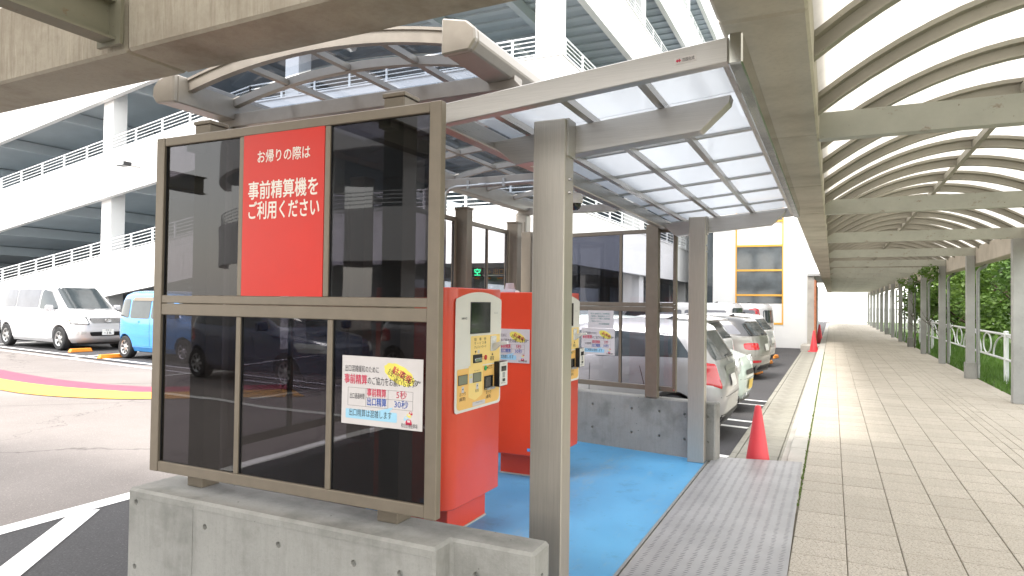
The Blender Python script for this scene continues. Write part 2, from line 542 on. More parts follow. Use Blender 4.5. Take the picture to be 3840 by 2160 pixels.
def tile_mat():
    t = NT('granite_aggregate_tile')
    f = t.noise(170, 2, .6); b = t.noise(.9, 6, .6); oi = t.n('ObjectInfo')
    v = t.n('TexVoronoi'); v.inputs['Scale'].default_value = 150; t.l(t.co(), v.inputs['Vector'])
    col = t.ramp(v.outputs['Color'], [(.12, (.24, .213, .175)), (.3, (.44, .398, .337)), (.8, (.52, .475, .408)), (.95, (.64, .60, .53))])
    col = t.mix(col, (.29, .255, .205), t.ramp(b, [(.42, (0, 0, 0)), (.72, (.5, .5, .5))]))
    col = t.mix(col, (.33, .30, .25), t.ramp(oi.outputs['Random'], [(.3, (0, 0, 0)), (1, (.35, .35, .35))]))
    t.base(col).set(rough=.85, spec=.3); t.bump(f, .3, .003)
    return t.m
mt['tile'] = tile_mat()
mt['joint'] = concrete('dirty_joint_mortar', (.22, .20, .16), (.13, .118, .085), pits=False)
mt['moss'] = plain('moss', (.10, .15, .03), .95, 0, .4, 30)
def floor_mat():
    t = NT('blue_floor_coating')
    b = t.noise(1.4, 7, .65); d = t.noise(5, 8, .75); f = t.noise(120, 2, .6)
    col = t.ramp(b, [(.3, (.085, .335, .60)), (.7, (.135, .425, .70))])
    col = t.mix(col, (.05, .10, .15), t.ramp(d, [(.54, (0, 0, 0)), (.74, (.42, .42, .42))]))
    sc_ = t.noise(2.3, 9, .85, mscale=(1, .25, 1))
    col = t.mix(col, (.30, .40, .46), t.ramp(sc_, [(.54, (0, 0, 0)), (.66, (.5, .5, .5))]))
    gv = t.n('TexVoronoi'); gv.inputs['Scale'].default_value = 16; t.l(t.co(), gv.inputs['Vector'])
    gk = t.mix(t.ramp(gv.outputs['Color'], [(.86, (0, 0, 0)), (.88, (1, 1, 1))]), t.ramp(gv.outputs['Distance'], [(.05, (1, 1, 1)), (.12, (0, 0, 0))]), 1.0, 'MULTIPLY')
    col = t.mix(col, (.03, .045, .05), gk)
    t.base(col).set(rough=t.ramp(b, [(.3, (.35,) * 3), (.7, (.55,) * 3)]), spec=.4); t.bump(f, .12, .002)
    return t.m
mt['floor'] = floor_mat()
def plate_mat():
    t = NT('checker_plate_steel')
    b = t.noise(2, 7, .6)
    w = t.n('TexBrick'); w.inputs['Scale'].default_value = 28; w.offset = .5
    for k, c in (('Color1', (1, 1, 1, 1)), ('Color2', (1, 1, 1, 1)), ('Mortar', (0, 0, 0, 1))): w.inputs[k].default_value = c
    w.inputs['Mortar Size'].default_value = .06; w.inputs['Brick Width'].default_value = .5; w.inputs['Row Height'].default_value = .9
    t.l(t.co(), w.inputs['Vector'])
    v = t.n('TexVoronoi'); v.inputs['Scale'].default_value = 15; v.inputs['Randomness'].default_value = .1; t.l(t.co((1, 2.4, 1)), v.inputs['Vector'])
    st = t.ramp(v.outputs['Distance'], [(.2, (1, 1, 1)), (.3, (0, 0, 0))])
    col = t.ramp(b, [(.3, (.27, .27, .275)), (.7, (.37, .37, .375))])
    col = t.mix(col, (.17, .17, .175), st)
    t.base(col).set(rough=.45, metal=.0); t.bump(st, .5, .004)
    return t.m
mt['cplate'] = plate_mat()
def leaf_mat(name, a, b, c):
    t = NT(name)
    f = t.noise(1.1, 4, .6); g = t.noise(9, 2, .6)
    col = t.mix(t.ramp(f, [(.3, a), (.55, b), (.8, c)]), c, t.ramp(g, [(.5, (0, 0, 0)), (.8, (.6, .6, .6))]))
    tl = t.n('BsdfTranslucent'); ms = t.n('MixShader'); ms.inputs[0].default_value = .35
    t.base(col).set(rough=.5, spec=.4); t.l(col, tl.inputs[0])
    t.l(t.bsdf.outputs[0], ms.inputs[1]); t.l(tl.outputs[0], ms.inputs[2]); t.l(ms.outputs[0], t.out.inputs[0])
    return t.m
mt['leaf_a'] = leaf_mat('dark_leaf', (.04, .085, .02), (.075, .15, .03), (.13, .23, .05))
mt['leaf_b'] = leaf_mat('bright_leaf', (.07, .14, .025), (.13, .23, .04), (.22, .33, .07))
mt['grass'] = leaf_mat('grass_blade', (.07, .15, .025), (.12, .23, .04), (.19, .31, .07))
mt['soil'] = plain('grassy_soil', (.07, .11, .03), .95, 0, .35, 5)
mt['bark'] = concrete('bark', (.10, .075, .055), (.045, .035, .025), 3, .5, False)
# ------------------------------------------------------------------ ground, lot, markings
LOT = -0.06
LOTR = -0.24                                       # the bays beside the walkway lie lower
def sheet(name, poly, z, mat, label=None):
    o = MB().add([(x, y, z) for x, y in poly], [tuple(range(len(poly)))]).build(name, mat)
    me = o.data
    if me.polygons[0].normal.z < 0: me.flip_normals()
    return tag(o, label, None, None, 'structure')
sheet('ground', [(-500, -500), (500, -500), (500, 500), (-500, 500)], LOTR - .03, mt['mid_asphalt'], 'grey asphalt ground reaching to the horizon')
sheet('driveway', [(-60, -40), (-5.02, -40), (-5.02, 11.2), (-14.6, 10.3), (-60, 16.8)], LOT - .008, mt['old_asphalt'], 'pale worn asphalt of the driveway left of the shelter')
sheet('parking_lot', [(-60, 16.9), (-14.6, 10.35), (-8.6, 10.9), (-8.6, 60), (-60, 60)], LOT - .004, mt['new_asphalt'], 'dark fresh asphalt of the parking lot behind the driveway')
sheet('parking_lot', [(-5.02, -6), (-1.06, -6), (-1.06, 6.9), (-5.02, 6.9)], LOT - .004, mt['new_asphalt'], 'dark fresh asphalt in front of the near concrete wall')
lotr = sheet('parking_lot', [(-7.2, 6.905), (-1.06, 6.905), (-1.06, 27.9), (-5.2, 60), (-7.2, 60)], LOTR - .004, mt['new_asphalt'], 'dark fresh asphalt of the bays beside the walkway')
MB().add([(-8.62, 6.9, LOT - .006), (-7.19, 6.9, LOTR - .005), (-7.19, 60, LOTR - .005), (-8.62, 60, LOT - .006)], [(0, 1, 2, 3)]).build('slope', mt['new_asphalt'], lotr)
def stripe(p0, p1, w, mat=None, name='road_marking', z=LOT):
    p0, p1 = Vector((*p0, 0)), Vector((*p1, 0))
    a = (p1 - p0).normalized().cross(Vector((0, 0, 1))) * (w / 2)
    return sheet(name, [tuple((p0 - a)[:2]), tuple((p1 - a)[:2]), tuple((p1 + a)[:2]), tuple((p0 + a)[:2])], z, mat or mt['mark'], 'white painted line on the asphalt')
stripe((-4.97, -3), (-4.97, 9.5), .17)
stripe((-4.9, 3.12), (-3.55, 1.45), .17, z=LOT + .001)
stripe((-4.9, 4.9), (-3.2, 2.8), .17, z=LOT + .001)
stripe((-26, 12.15), (-8, 9.63), .13)
stripe((-26, 11.62), (-8, 9.1), .13)
stripe((-17.35, 10.45), (-18.25, 15.2), .13, z=LOT + .001)
stripe((-23.8, 11.6), (-24.6, 15.9), .13, z=LOT + .001)
stripe((-12.2, 10.1), (-12.9, 14.5), .13, z=LOT + .001)
for y in (8.05, 10.05, 10.6, 12.4, 12.95):
    stripe((-5.6, y + .8), (-1.07, y - .02), .12, z=LOTR)
def band(name, outer, inner, mat, z, label):
    def smoothc(pts, k=6):
        out = []
        for i in range(len(pts) - 1):
            p0, p1, p2, p3 = [Vector((*pts[min(max(j, 0), len(pts) - 1)], 0)) for j in (i - 1, i, i + 1, i + 2)]
            for j in range(k):
                t = j / k
                q = .5 * ((2 * p1) + (p2 - p0) * t + (2 * p0 - 5 * p1 + 4 * p2 - p3) * t * t + (3 * p1 - p0 - 3 * p2 + p3) * t ** 3)
                out.append((q.x, q.y))
        return out + [tuple(pts[-1])]
    a, b = smoothc(outer), smoothc(inner)
    n = len(a)
    m = MB().add([(x, y, z) for x, y in a] + [(x, y, z) for x, y in b], [(i, i + 1, n + i + 1, n + i) for i in range(n - 1)])
    o = m.build(name, mat)
    if o.data.polygons[0].normal.z < 0: o.data.flip_normals()
    return tag(o, label, None, None, 'structure')
yl = [(-20, 7.6), (-15, 6.75), (-12.36, 6.38), (-11.33, 6.33), (-10.38, 6.49), (-9.41, 6.91), (-7.6, 8.3)]
rm = [(-20.4, 8.55), (-15.6, 7.5), (-13.3, 7.14), (-11.9, 7.1), (-10.8, 7.22), (-10.0, 7.45), (-8.4, 8.85)]
rt = [(-20.8, 9.3), (-16.2, 8.2), (-13.5, 7.74), (-12.0, 7.66), (-11.1, 7.75), (-10.4, 8.0), (-8.9, 9.3)]
band('lane_marking', rm, yl, mt['mark_yellow'], LOT + .004, 'curved yellow band painted on the pale asphalt')
band('lane_marking', rt, rm, mt['mark_red'], LOT + .004, 'curved pink band painted beside the yellow band')

# ------------------------------------------------------------------ walkway of square tiles
wk = sheet('walkway', [(-.24, -8), (2.78, -8), (2.78, 66), (-.24, 66)], -.009, mt['joint'], 'long paved walkway of pale granite tiles under the canopy')
MB().box(-.236, 2.78, -8, 66, LOTR - .05, -.012).build('walkway_bed', mt['conc_gutter'], wk)
XE = [-.225, .081, .386, .691, .996, 1.306, 1.615, 1.72, 1.825, 1.93, 2.24, 2.55, 2.77]
ROW, GAP = .312, .0055
tile_mesh = {}
rnd = random.Random(3)
rest = MB()
count = 0
for r in range(-26, 210):
    y0 = 3.2 + r * ROW
    for c in range(len(XE) - 1):
        x0, x1 = XE[c], XE[c + 1]
        if 0 <= r and count < 290 and y0 < 13.2 and not (y0 < 5 and x0 > 1.2):
            w = round(x1 - x0, 3)
            if w not in tile_mesh:
                m = MB().box(GAP / 2, w - GAP / 2, GAP, ROW - GAP, -.02, 0)
                t = m.build('tile', mt['tile'], wk, bev=.003)
                tile_mesh[w] = t.data
            else:
                t = bpy.data.objects.new('tile', tile_mesh[w]); COL.objects.link(t); t.parent = wk
            t.location = (x0, y0 + rnd.uniform(-.002, .002), rnd.uniform(-.0015, .0015))
            t.rotation_euler = (rnd.uniform(-.003, .003), rnd.uniform(-.003, .003), 0)
            count += 1
        else:
            g = GAP / 2
            rest.box(x0 + g, x1 - g, y0 + GAP, y0 + ROW - GAP, -.02, rnd.uniform(-.001, .001))
tag(rest.build('tile_field', mt['tile'], wk), None, None, None, 'stuff')
moss = MB()
for i in range(900):
    y = rnd.uniform(5.5, 24); x = -.231 + rnd.gauss(0, .004)
    moss.cyl((x, y, -.006), (x + rnd.uniform(-.006, .006), y, .004 + rnd.random() * .012), .006, .002, 5)
tag(moss.build('moss', mt['moss']), 'thin line of green moss between kerb and tiles', 'moss', None, 'stuff')
kerb = MB().box(-.45, -.238, -8, 66, LOTR - .05, -.02).build('kerb', mt['conc_top'])
tag(kerb, 'pale concrete kerb along the walkway edge', None, None, 'structure')
ks = None
for i in range(40):
    y = 2.9 + i * .6
    if ks is None:
        ks = MB().box(-.395, -.238, .004, .596, -.05, .004).build('kerbstone', mt['conc_top'], kerb, bev=.008)
        ks.location = (0, y, 0)
    else:
        k = bpy.data.objects.new('kerbstone', ks.data); COL.objects.link(k); k.parent = kerb; k.location = (rnd.uniform(-.003, .003), y, rnd.uniform(-.003, .003))
gut = MB().box(-1.06, -.452, -8, 27.9, LOTR - .06, LOTR - .02).build('gutter', mt['joint'])
tag(gut, 'concrete gutter with cover slabs between lot and walkway', None, None, 'structure')
gs = None
for i in range(41):
    y = 2.6 + i * .62
    if gs is None:
        gs = MB().box(-.975, -.545, .005, .615, LOTR - .04, LOTR + .024).build('cover_slab', mt['conc_gutter'], gut, bev=.006)
        ge = MB().box(-1.055, -.983, .003, .617, LOTR - .04, LOTR + .020).build('gutter_edge', mt['conc_gutter'], gut, bev=.004)
        gi = MB().box(-.537, -.454, .003, .617, LOTR - .04, LOTR + .026).build('gutter_edge', mt['conc_gutter'], gut, bev=.004)
        for o in (gs, ge, gi): o.location = (0, y, 0)
    else:
        for src in (gs, ge, gi):
            k = bpy.data.objects.new(src.name.split('.')[0], src.data); COL.objects.link(k); k.parent = gut
            k.location = (0, y, rnd.uniform(-.003, .002))

# ------------------------------------------------------------------ shelter floor, bridge plate, concrete walls
fl = MB().box(-3.35, -1.085, 2.3, 6.95, LOTR - .03, 0).build('shelter_floor', mt['floor'])
tag(fl, 'bright blue coated floor inside the payment shelter', None, None, 'structure')
MB().box(-1.084, -1.066, 2.3, 6.62, LOTR - .03, .003).build('edge_trim', mt['galv'], fl)
MB().box(-1.065, -1.0, 2.3, 6.62, LOTR - .03, -.004).build('edge_strip', mt['conc_top'], fl, bev=.004)
pl = MB().prism([(-1.045, 1.2), (-.19, 1.2), (-.255, 6.97), (-1.04, 6.79)], lambda u, v, t: (u, v, t), .006, .014).build('bridge_plate', mt['cplate'])
tag(pl, 'grey checkered steel plate bridging the gutter beside the blue floor', 'steel plate')

def cut(o, mb):
    """boolean difference with a collected cutter"""
    c = mb.build('cutter', mt['hole'])
    md = o.modifiers.new('cut', 'BOOLEAN'); md.object = c; md.operation = 'DIFFERENCE'; md.solver = 'EXACT'
    dg = bpy.context.evaluated_depsgraph_get()
    me = bpy.data.meshes.new_from_object(o.evaluated_get(dg))
    o.modifiers.clear()
    old = o.data; o.data = me
    bpy.data.meshes.remove(old); cm = c.data; bpy.data.objects.remove(c); bpy.data.meshes.remove(cm)
    return o
def conc_wall(name, poly, z1, label, holes):
    """holes: (point, outward normal)"""
    m = MB().prism(poly, lambda u, v, t: (u, v, t), LOTR - .05, z1)
    o = m.build(name, mt['conc'], bev=.012)
    k = MB()
    for p, n in holes:
        p, n = Vector(p), Vector(n).normalized()
        k.cyl(p + n * .02, p - n * .022, .016, .012, 14)
    cut(o, k)
    src = None
    for p, n in holes:
        p, n = Vector(p), Vector(n).normalized()
        h = MB().cyl(p - n * .017, p - n * .0225, .0135, .012, 12).build('tie_hole', mt['hole'], o)
    return tag(o, label, 'concrete wall')
fy = (0, -1, 0)
wf = conc_wall('concrete_wall', [(-3.12, 2.187), (-1.354, 2.187), (-1.354, 2.31), (-1.0, 2.31), (-1.0, 2.47), (-3.12, 2.47)], .5625,
          'low grey concrete wall with stepped end under the front screen',
          [((-3.059, 2.187, .50), fy), ((-3.059, 2.187, .188), fy), ((-2.583, 2.187, .452), fy), ((-2.583, 2.187, .15), fy), ((-2.136, 2.187, .447), fy), ((-1.734, 2.187, .44), fy), ((-1.509, 2.187, .44), fy),
           ((-1.24, 2.31, .44), fy), ((-1.0, 2.391, .45), (1, 0, 0))])
MB().box(-2.6635, -2.6605, 2.1845, 2.1875, LOT, .54).build('form_seam', mt['conc'], wf)
MB().box(-3.1, -1.37, 2.1848, 2.1873, .5235, .5265).build('form_seam', mt['conc'], wf)
ud, un = Vector((-.985, .175, 0)), Vector((.175, .985, 0))          # along / behind the far wall
def bw(s, d, z=0):                                                    # s metres left of its right end, d metres behind its front
    p = Vector((-1.005, 6.629, 0)) + ud * s + un * d
    return (p.x, p.y, z)
hs = []
for s in (.07, .30, .565, .866, 1.32, 1.62, 1.92):
    for z in (.42, .178): hs.append((bw(s, 0, z), -un))
conc_wall('concrete_wall', [bw(0, 0)[:2], bw(2.35, 0)[:2], bw(2.35, .15)[:2], bw(0, .15)[:2]], .552, 'low grey concrete wall at the far end of the blue floor', hs)
# ------------------------------------------------------------------ smoked glass screens
def cap_post(parent, x, y, z0, z1, w=.105, d=.105, mat=None):
    p = box('post', mat or mt['bronze'], parent, x - w / 2, x + w / 2, y - d / 2, y + d / 2, z0, z1 - .02, .003)
    MB().box(x - w / 2 - .006, x + w / 2 + .006, y - d / 2 - .006, y + d / 2 + .006, z1 - .0195, z1).build('post_cap', mt['bronze'], p, world=True, bev=.003)
    return p
def screen(parent, L, z0, zm0, zm1, zs, z1, muls_up, muls_lo, T, skip=(), t=.032, mat=None, stile=.055, glass='smoke', dark=()):
    """screen in the plane u (0..L) x z; T(u, d, z) -> point, d is depth"""
    mat = mat or mt['bronze']
    def bx(name, u0, u1, za, zb, d0=0.0, d1=None, m=None, bev=.003):
        d1 = t if d1 is None else d1
        vs = [T(u0, d0, za), T(u1, d0, za), T(u1, d1, za), T(u0, d1, za), T(u0, d0, zb), T(u1, d0, zb), T(u1, d1, zb), T(u0, d1, zb)]
        return MB().add(vs, [(3, 2, 1, 0), (4, 5, 6, 7), (0, 1, 5, 4), (1, 2, 6, 5), (2, 3, 7, 6), (3, 0, 4, 7)]).build(name, m or mat, parent, world=True, bev=bev)
    bx('stile', 0, stile, z0, z1, -.004, t + .002); bx('stile', L - stile, L, z0, z1, -.004, t + .002)
    bx('top_rail', stile, L - stile, z1 - .042, z1); bx('bottom_rail', stile, L - stile, z0, z0 + .05)
    bx('middle_rail', stile, L - stile, zs + .0012, zm1); bx('middle_rail', stile, L - stile, zm0, zs - .0012)
    for za, zb, mu in ((zm1, z1 - .042, muls_up), (z0 + .05, zm0, muls_lo)):
        e = [stile] + [q for m_ in mu for q in (m_ - .014, m_ + .014)] + [L - stile]
        for m_ in mu: bx('mullion', m_ - .014, m_ + .014, za, zb, .002, t)
        for i in range(0, len(e), 2):
            if (za == zm1, i // 2) in skip: continue
            bx('glass_pane', e[i] + .0005, e[i + 1] - .0005, za + .0005, zb - .0005, .014, .019, mt['smoke_dk' if (za == zm1, i // 2) in dark else glass], 0)
            for u0, u1, a, b in ((e[i], e[i] + .004, za, zb), (e[i + 1] - .004, e[i + 1], za, zb)):
                bx('gasket', u0 + .0003, u1 - .0003, a + .001, b - .001, .0105, .0225, mt['black'], 0)
sc = thing('glass_screen', 'bronze framed dark glass screen carrying the red sign, on the near concrete wall', 'glass screen', (-2.22, 2.25, .5625))
screen(sc, 1.66, .643, 1.413, 1.51, 1.47, 2.29, [.577, 1.085], [.577, 1.115], lambda u, d, z: (-3.05 + u, 2.25 + d, z), skip={(True, 1)})
cap_post(sc, -2.85, 2.40, .5625, 2.385); cap_post(sc, -1.69, 2.40, .5625, 2.385)
for x in (-2.85, -1.69):
    for z in (1.46, 2.25): box('bracket', mt['bronze'], sc, x - .03, x + .03, 2.283, 2.347, z - .03, z + .03)
# red sign filling the upper middle bay
sg = MB().box(0, .478, 0, .738, -.008, 0).build('sign_board', mt['sign_red'])
sg.location = (-3.05 + .592, 2.2515, 1.5105); sg.rotation_euler = (R(90), 0, 0)
tag(sg, 'red sign board with white Japanese lettering in the dark screen', 'sign')
textm('お帰りの際は', .062, mt['letter'], sg, .083, .610, fat=.0008, width=.31)
textm('事前精算機を', .088, mt['letter'], sg, .032, .448, fat=.0013, width=.41)
textm('ご利用ください', .088, mt['letter'], sg, .03, .356, fat=.0013, width=.415)

def poster(name, label, mat4, W, H, full=True):
    p = MB().box(0, W, 0, H, -.0012, 0).build('poster', mt['paper'])
    p.matrix_world = mat4
    tag(p, label, 'poster')
    s = W / .404
    u = lambda x: x / 1345 * W
    v = lambda y: H - y / 1010 * H
    # cloud
    def cpt(a):
        k = 1 + .07 * abs(math.sin(5.5 * a))
        ex, ey, t = 250 * k * math.cos(a), 125 * k * math.sin(a), -.42
        return (u(965 + ex * math.cos(t) - ey * math.sin(t)), v(235) + (H / 1010) * (ex * math.sin(t) + ey * math.cos(t)))
    cl = [cpt(2 * math.pi * i / 72) for i in range(72)]
    MB().add([(x, y, .0006) for x, y in cl], [tuple(range(72))]).build('cloud_print', mt['cloud'], p)
    textm('駐車券', .034 * s, mt['ink_red'], p, u(840), v(200), rot=-.42, w=.0011, bold=.0003)
    textm('を必ず', .034 * s, mt['ink'], p, u(975), v(262), rot=-.42)
    textm('お受け取り下さい', .034 * s, mt['ink'], p, u(770), v(230), rot=-.42, width=.115 * s)
    textm('出口混雑緩和のために', .03 * s, mt['ink'], p, u(50), v(228), width=.172 * s)
    textm('事前精算', .043 * s, mt['ink_red'], p, u(40), v(400), fat=.0005 * s, width=.117 * s)
    textm('のご協力をお願いします', .036 * s, mt['ink'], p, u(440), v(398), width=.235 * s)
    tb = MB()
    for x0, y0, x1, y1 in ((110, 470, 1190, 470), (420, 600, 1190, 600), (110, 735, 1190, 735), (110, 470, 110, 735), (420, 470, 420, 735), (790, 470, 790, 735), (1190, 470, 1190, 735)):
        tb.box(u(x0) - .0004, u(x1) + .0004, v(y1) - .0004, v(y0) + .0004, .0003, .0007)
    tb.build('table_print', mt['ink'], p)
    textm('出口通過時間', .026 * s, mt['ink'], p, u(140), v(625), width=.075 * s)
    textm('事前精算', .036 * s, mt['ink_red'], p, u(435), v(570), fat=.0004 * s, width=.096 * s)
    textm('出口精算', .036 * s, mt['ink_blue'], p, u(435), v(705), fat=.0004 * s, width=.096 * s)
    textm('5秒', .036 * s, mt['ink_red'], p, u(920), v(570)); textm('30秒', .036 * s, mt['ink_blue'], p, u(885), v(705))
    bl = rpoly([(u(75), v(925)), (u(940), v(925)), (u(940), v(785)), (u(810), v(785)), (u(880), v(710)), (u(590), v(785)), (u(75), v(785))], .006, 3)
    MB().add([(x, y, .0009) for x, y in bl], [tuple(range(len(bl)))]).build('balloon_print', mt['balloon'], p)
    textm('出口精算は混雑します', .034 * s, mt['ink'], p, u(130), v(880), width=.215 * s, w=.0013)
    for cx, cy, k, m_ in ((1130, 900, 1, mt['ink_red']), (1090, 850, .8, mt['balloon']), (1130, 805, .7, mt['cloud']), (1160, 770, .6, mt['ink_red'])):
        z = .0006 + .0002 * k
        bp_ = rpoly([(u(cx - 50 * k), v(cy + 40 * k)), (u(cx + 50 * k), v(cy + 40 * k)), (u(cx + 50 * k), v(cy)), (u(cx + 30 * k), v(cy - 40 * k)), (u(cx - 30 * k), v(cy - 40 * k)), (u(cx - 50 * k), v(cy))], .004)
        MB().add([(x, y, z) for x, y in bp_], [tuple(range(len(bp_)))]).build('car_print', m_, p)
        MB().box(u(cx - 24 * k), u(cx + 24 * k), v(cy), v(cy - 30 * k), z - .0001, z + .0001).build('window_print', mt['paper'], p)
    textm('松山空港駐車場', .02 * s, mt['ink'], p, u(1010), v(975), width=.078 * s)
    return p
def plane4(p, r, z=(0, 0, 1)):
    r, z = Vector(r).normalized(), Vector(z).normalized()
    n = r.cross(z)
    m = Matrix.Identity(4)
    for i, q in enumerate((r, z, n)):
        for k in range(3): m[k][i] = q[k]
    for k in range(3): m[k][3] = p[k]
    return m
poster('poster', 'white notice poster taped to the lower dark glass of the near screen', plane4((-1.870, 2.2605, .980), (1, .0, -.003)), .404, .285)

# left side screens (along Y) and the far screen
lx = lambda y: -3.10 - .036 * (y - 3.9)
for i, (y0, y1, lab) in enumerate(((2.75, 3.85, 'dark glass side screen behind the front glass, nearest the red sign'), (4.02, 5.45, 'dark glass side screen behind the nearer payment machine'), (5.66, 6.66, 'dark glass side screen left of the far corner post, behind the farther machine'))):
    s_ = thing('side_screen', lab, 'glass screen', (lx(y0), (y0 + y1) / 2, 0), 0, 'smoked glass screens along the lot side of the shelter')
    screen(s_, y1 - y0, .643, 1.413, 1.51, 1.47, 2.285, [(y1 - y0) * .47], [(y1 - y0) * .47], lambda u, d, z, y0=y0: (lx(y0 + u) + .0 + d - .06, y0 + u, z), t=.03, stile=.04, glass='smoke_lt')
    cap_post(s_, lx(y1 + .08), y1 + .085, 0, 2.385, .13, .11)
conc_wall('concrete_wall', [(lx(2.62) - .1, 2.62), (lx(2.62) + .08, 2.62), (lx(6.8) + .08, 6.8), (lx(6.8) - .1, 6.8)], .5, 'low concrete wall along the lot side of the shelter behind the machines', [])
fs = thing('far_screen', 'brown framed smoked glass screen standing on the far concrete wall', 'glass screen', bw(1.2, .07, .55))
bp0 = lambda u, d, z: bw(.42 + u, .06 + d, z)
screen(fs, 1.9, .614, 1.414, 1.508, 1.465, 2.262, [.62, 1.28], [.62, 1.28], lambda u, d, z: bp0(1.9 - u, d, z), t=.03, stile=.036, glass='smoke_lt', dark={(True, 1)})
for s in (.655, 2.2):
    p0 = bw(s, .035, 0)
    MB().add([bw(s - .065, -.01, z) for z in (.552, 2.3)] + [bw(s + .065, -.01, z) for z in (.552, 2.3)] + [bw(s + .065, .055, z) for z in (.552, 2.3)] + [bw(s - .065, .055, z) for z in (.552, 2.3)],
             [(0, 2, 3, 1), (2, 4, 5, 3), (4, 6, 7, 5), (6, 0, 1, 7), (0, 6, 4, 2), (1, 3, 5, 7)]).build('post', mt['bronze'], fs, world=True, bev=.003)
for z in (1.44, 1.49, .64):
    for s in (.435, .58):
        p = Vector(bw(s, .05, z))
        MB().cyl(p, p - un * .006, .008, .006, 10).build('bolt', mt['chrome'], fs, world=True)
r_ = Vector((.985, -.175, 0))
poster('poster', 'white notice poster fixed low on the far glass screen', plane4(bw(1.495, .055, .943), r_), .400, .283)
nb = MB().box(0, .305, 0, .19, -.0012, 0).build('notice_sheet', mt['paper'])
nb.matrix_world = plane4(bw(1.415, .053, 1.2275), r_)
tag(nb, 'small white sheet with green lettering above the poster on the far screen', 'notice')
for i, s in enumerate(('障がい者割引をご利用希望の', 'お客様は、事前精算はしないで', '出口ゲートで障がい者手帳を', 'ご提示ください。')):
    textm(s, .019, mt['ink_teal'], nb, .03, .148 - i * .027, width=.235 if i < 3 else .13)
textm('松山空港駐車場', .018, mt['ink_teal'], nb, .13, .04, width=.125)

# ------------------------------------------------------------------ canopy with frosted roof
ZR = lambda x: 2.275 + .088 * (x + 1.24)           # underside of the tilted frame
cp = thing('shelter_canopy', 'grey aluminium canopy with frosted roof panels over the machine entrance', 'canopy', (-1.16, 2.87, 0))
for y, n in ((2.8125, 'n'), (6.515, 'f')):
    c = box('column', mt['stain'], cp, -1.243, -1.0875, y, y + .1125, 0, 2.33, .004)
    for x in (-1.22, -1.11):
        for z in (2.02, 2.14):
            pass
    for z in (2.0, 2.06):
        MB().cyl((-1.0875, y + .05, z), (-1.076, y + .05, z), .009, .007, 10).build('bolt', mt['chrome'], c, world=True)
    # rafter with raked ends
    pr = [(-1.535, 2.282), (-.388, 2.384), (-.395, 2.352), (-.514, 2.242), (-1.39, 2.163)]
    MB().prism(pr, lambda u, v, t: (u, t, v), y + .115, y + .195).build('rafter', mt['stain_x'], cp, world=True, bev=.003)
    MB().prism([(-1.25, 2.15), (-1.08, 2.165), (-1.08, 2.335), (-1.25, 2.32)], lambda u, v, t: (u, t, v), y + .02, y + .1149).build('rafter_seat', mt['stain_x'], cp, world=True)
Y0, Y1 = 2.44, 6.98
sx = lambda u, v, t: (u, t, v)
for y in (Y0, Y1 - .05):
    MB().prism([(-1.50, ZR(-1.5) + .0), (-.3352, ZR(-.3352)), (-.3352, ZR(-.3352) + .088), (-1.50, ZR(-1.5) + .088)], sx, y, y + .05).build('end_beam', mt['stain_x'], cp, world=True, bev=.003)
box('side_gutter', mt['mirror_metal'], cp, -.335, -.285, Y0 - .004, Y1 + .004, ZR(-.34) - .012, ZR(-.34) + .1, .006)
box('side_gutter', mt['stain_y'], cp, -1.57, -1.504, Y0 - .004, Y1 + .004, ZR(-1.5) - .004, ZR(-1.5) + .085, .006)
MB().box(-.36, -.3375, Y0 + .051, Y1 - .055, ZR(-.34) + .004, ZR(-.34) + .05).build('gutter_lip', mt['stain_y'], cp, world=True)
for x in (-.69, -1.02, -1.335):
    MB().bar((x, Y0 + .052, ZR(x) + .061), (x, Y1 - .052, ZR(x) + .061), .034, .032).build('purlin', mt['stain_y'], cp, world=True)
joints = [3.08, 3.742, 4.405, 5.06, 5.72, 6.38]
ys = [Y0 + .052] + joints + [Y1 - .052]
xs = [-1.5, -.36]
for a, b in zip(ys[:-1], ys[1:]):
    MB().prism([(-1.5, ZR(-1.5) + .09), (-.34, ZR(-.34) + .09), (-.34, ZR(-.34) + .094), (-1.5, ZR(-1.5) + .094)], sx, a + .002, b - .002).build('roof_panel', mt['frost'], cp, world=True)
for y in joints[1:]:
    MB().prism([(-1.5, ZR(-1.5) + .078), (-.34, ZR(-.34) + .078), (-.34, ZR(-.34) + .0895), (-1.5, ZR(-1.5) + .0895)], sx, y - .018, y + .018).build('joint_strip', mt['galv'], cp, world=True)
    MB().prism([(-1.5, ZR(-1.5) + .0945), (-.34, ZR(-.34) + .0945), (-.34, ZR(-.34) + .102), (-1.5, ZR(-1.5) + .102)], sx, y - .02, y + .02).build('joint_cap', mt['galv'], cp, world=True)
lb = MB().box(0, .075, 0, .024, -.001, 0).build('maker_label', mt['paper'], cp)
lb.matrix_local = plane4(Vector((-.52, Y0 - .0012, 2.368)) - OFF[cp.name], (1, 0, .088), (-.088, 0, 1))
textm('四国化成', .015, mt['ink'], lb, .028, .006, w=.0006, width=.042)
MB().add([(.004, .012, .0006), (.011, .019, .0006), (.011, .015, .0006), (.016, .015, .0006), (.016, .019, .0006), (.024, .012, .0006), (.016, .005, .0006), (.016, .009, .0006), (.011, .009, .0006), (.011, .005, .0006)], [tuple(range(10))]).build('arrow_emblem', mt['ink_red'], lb)

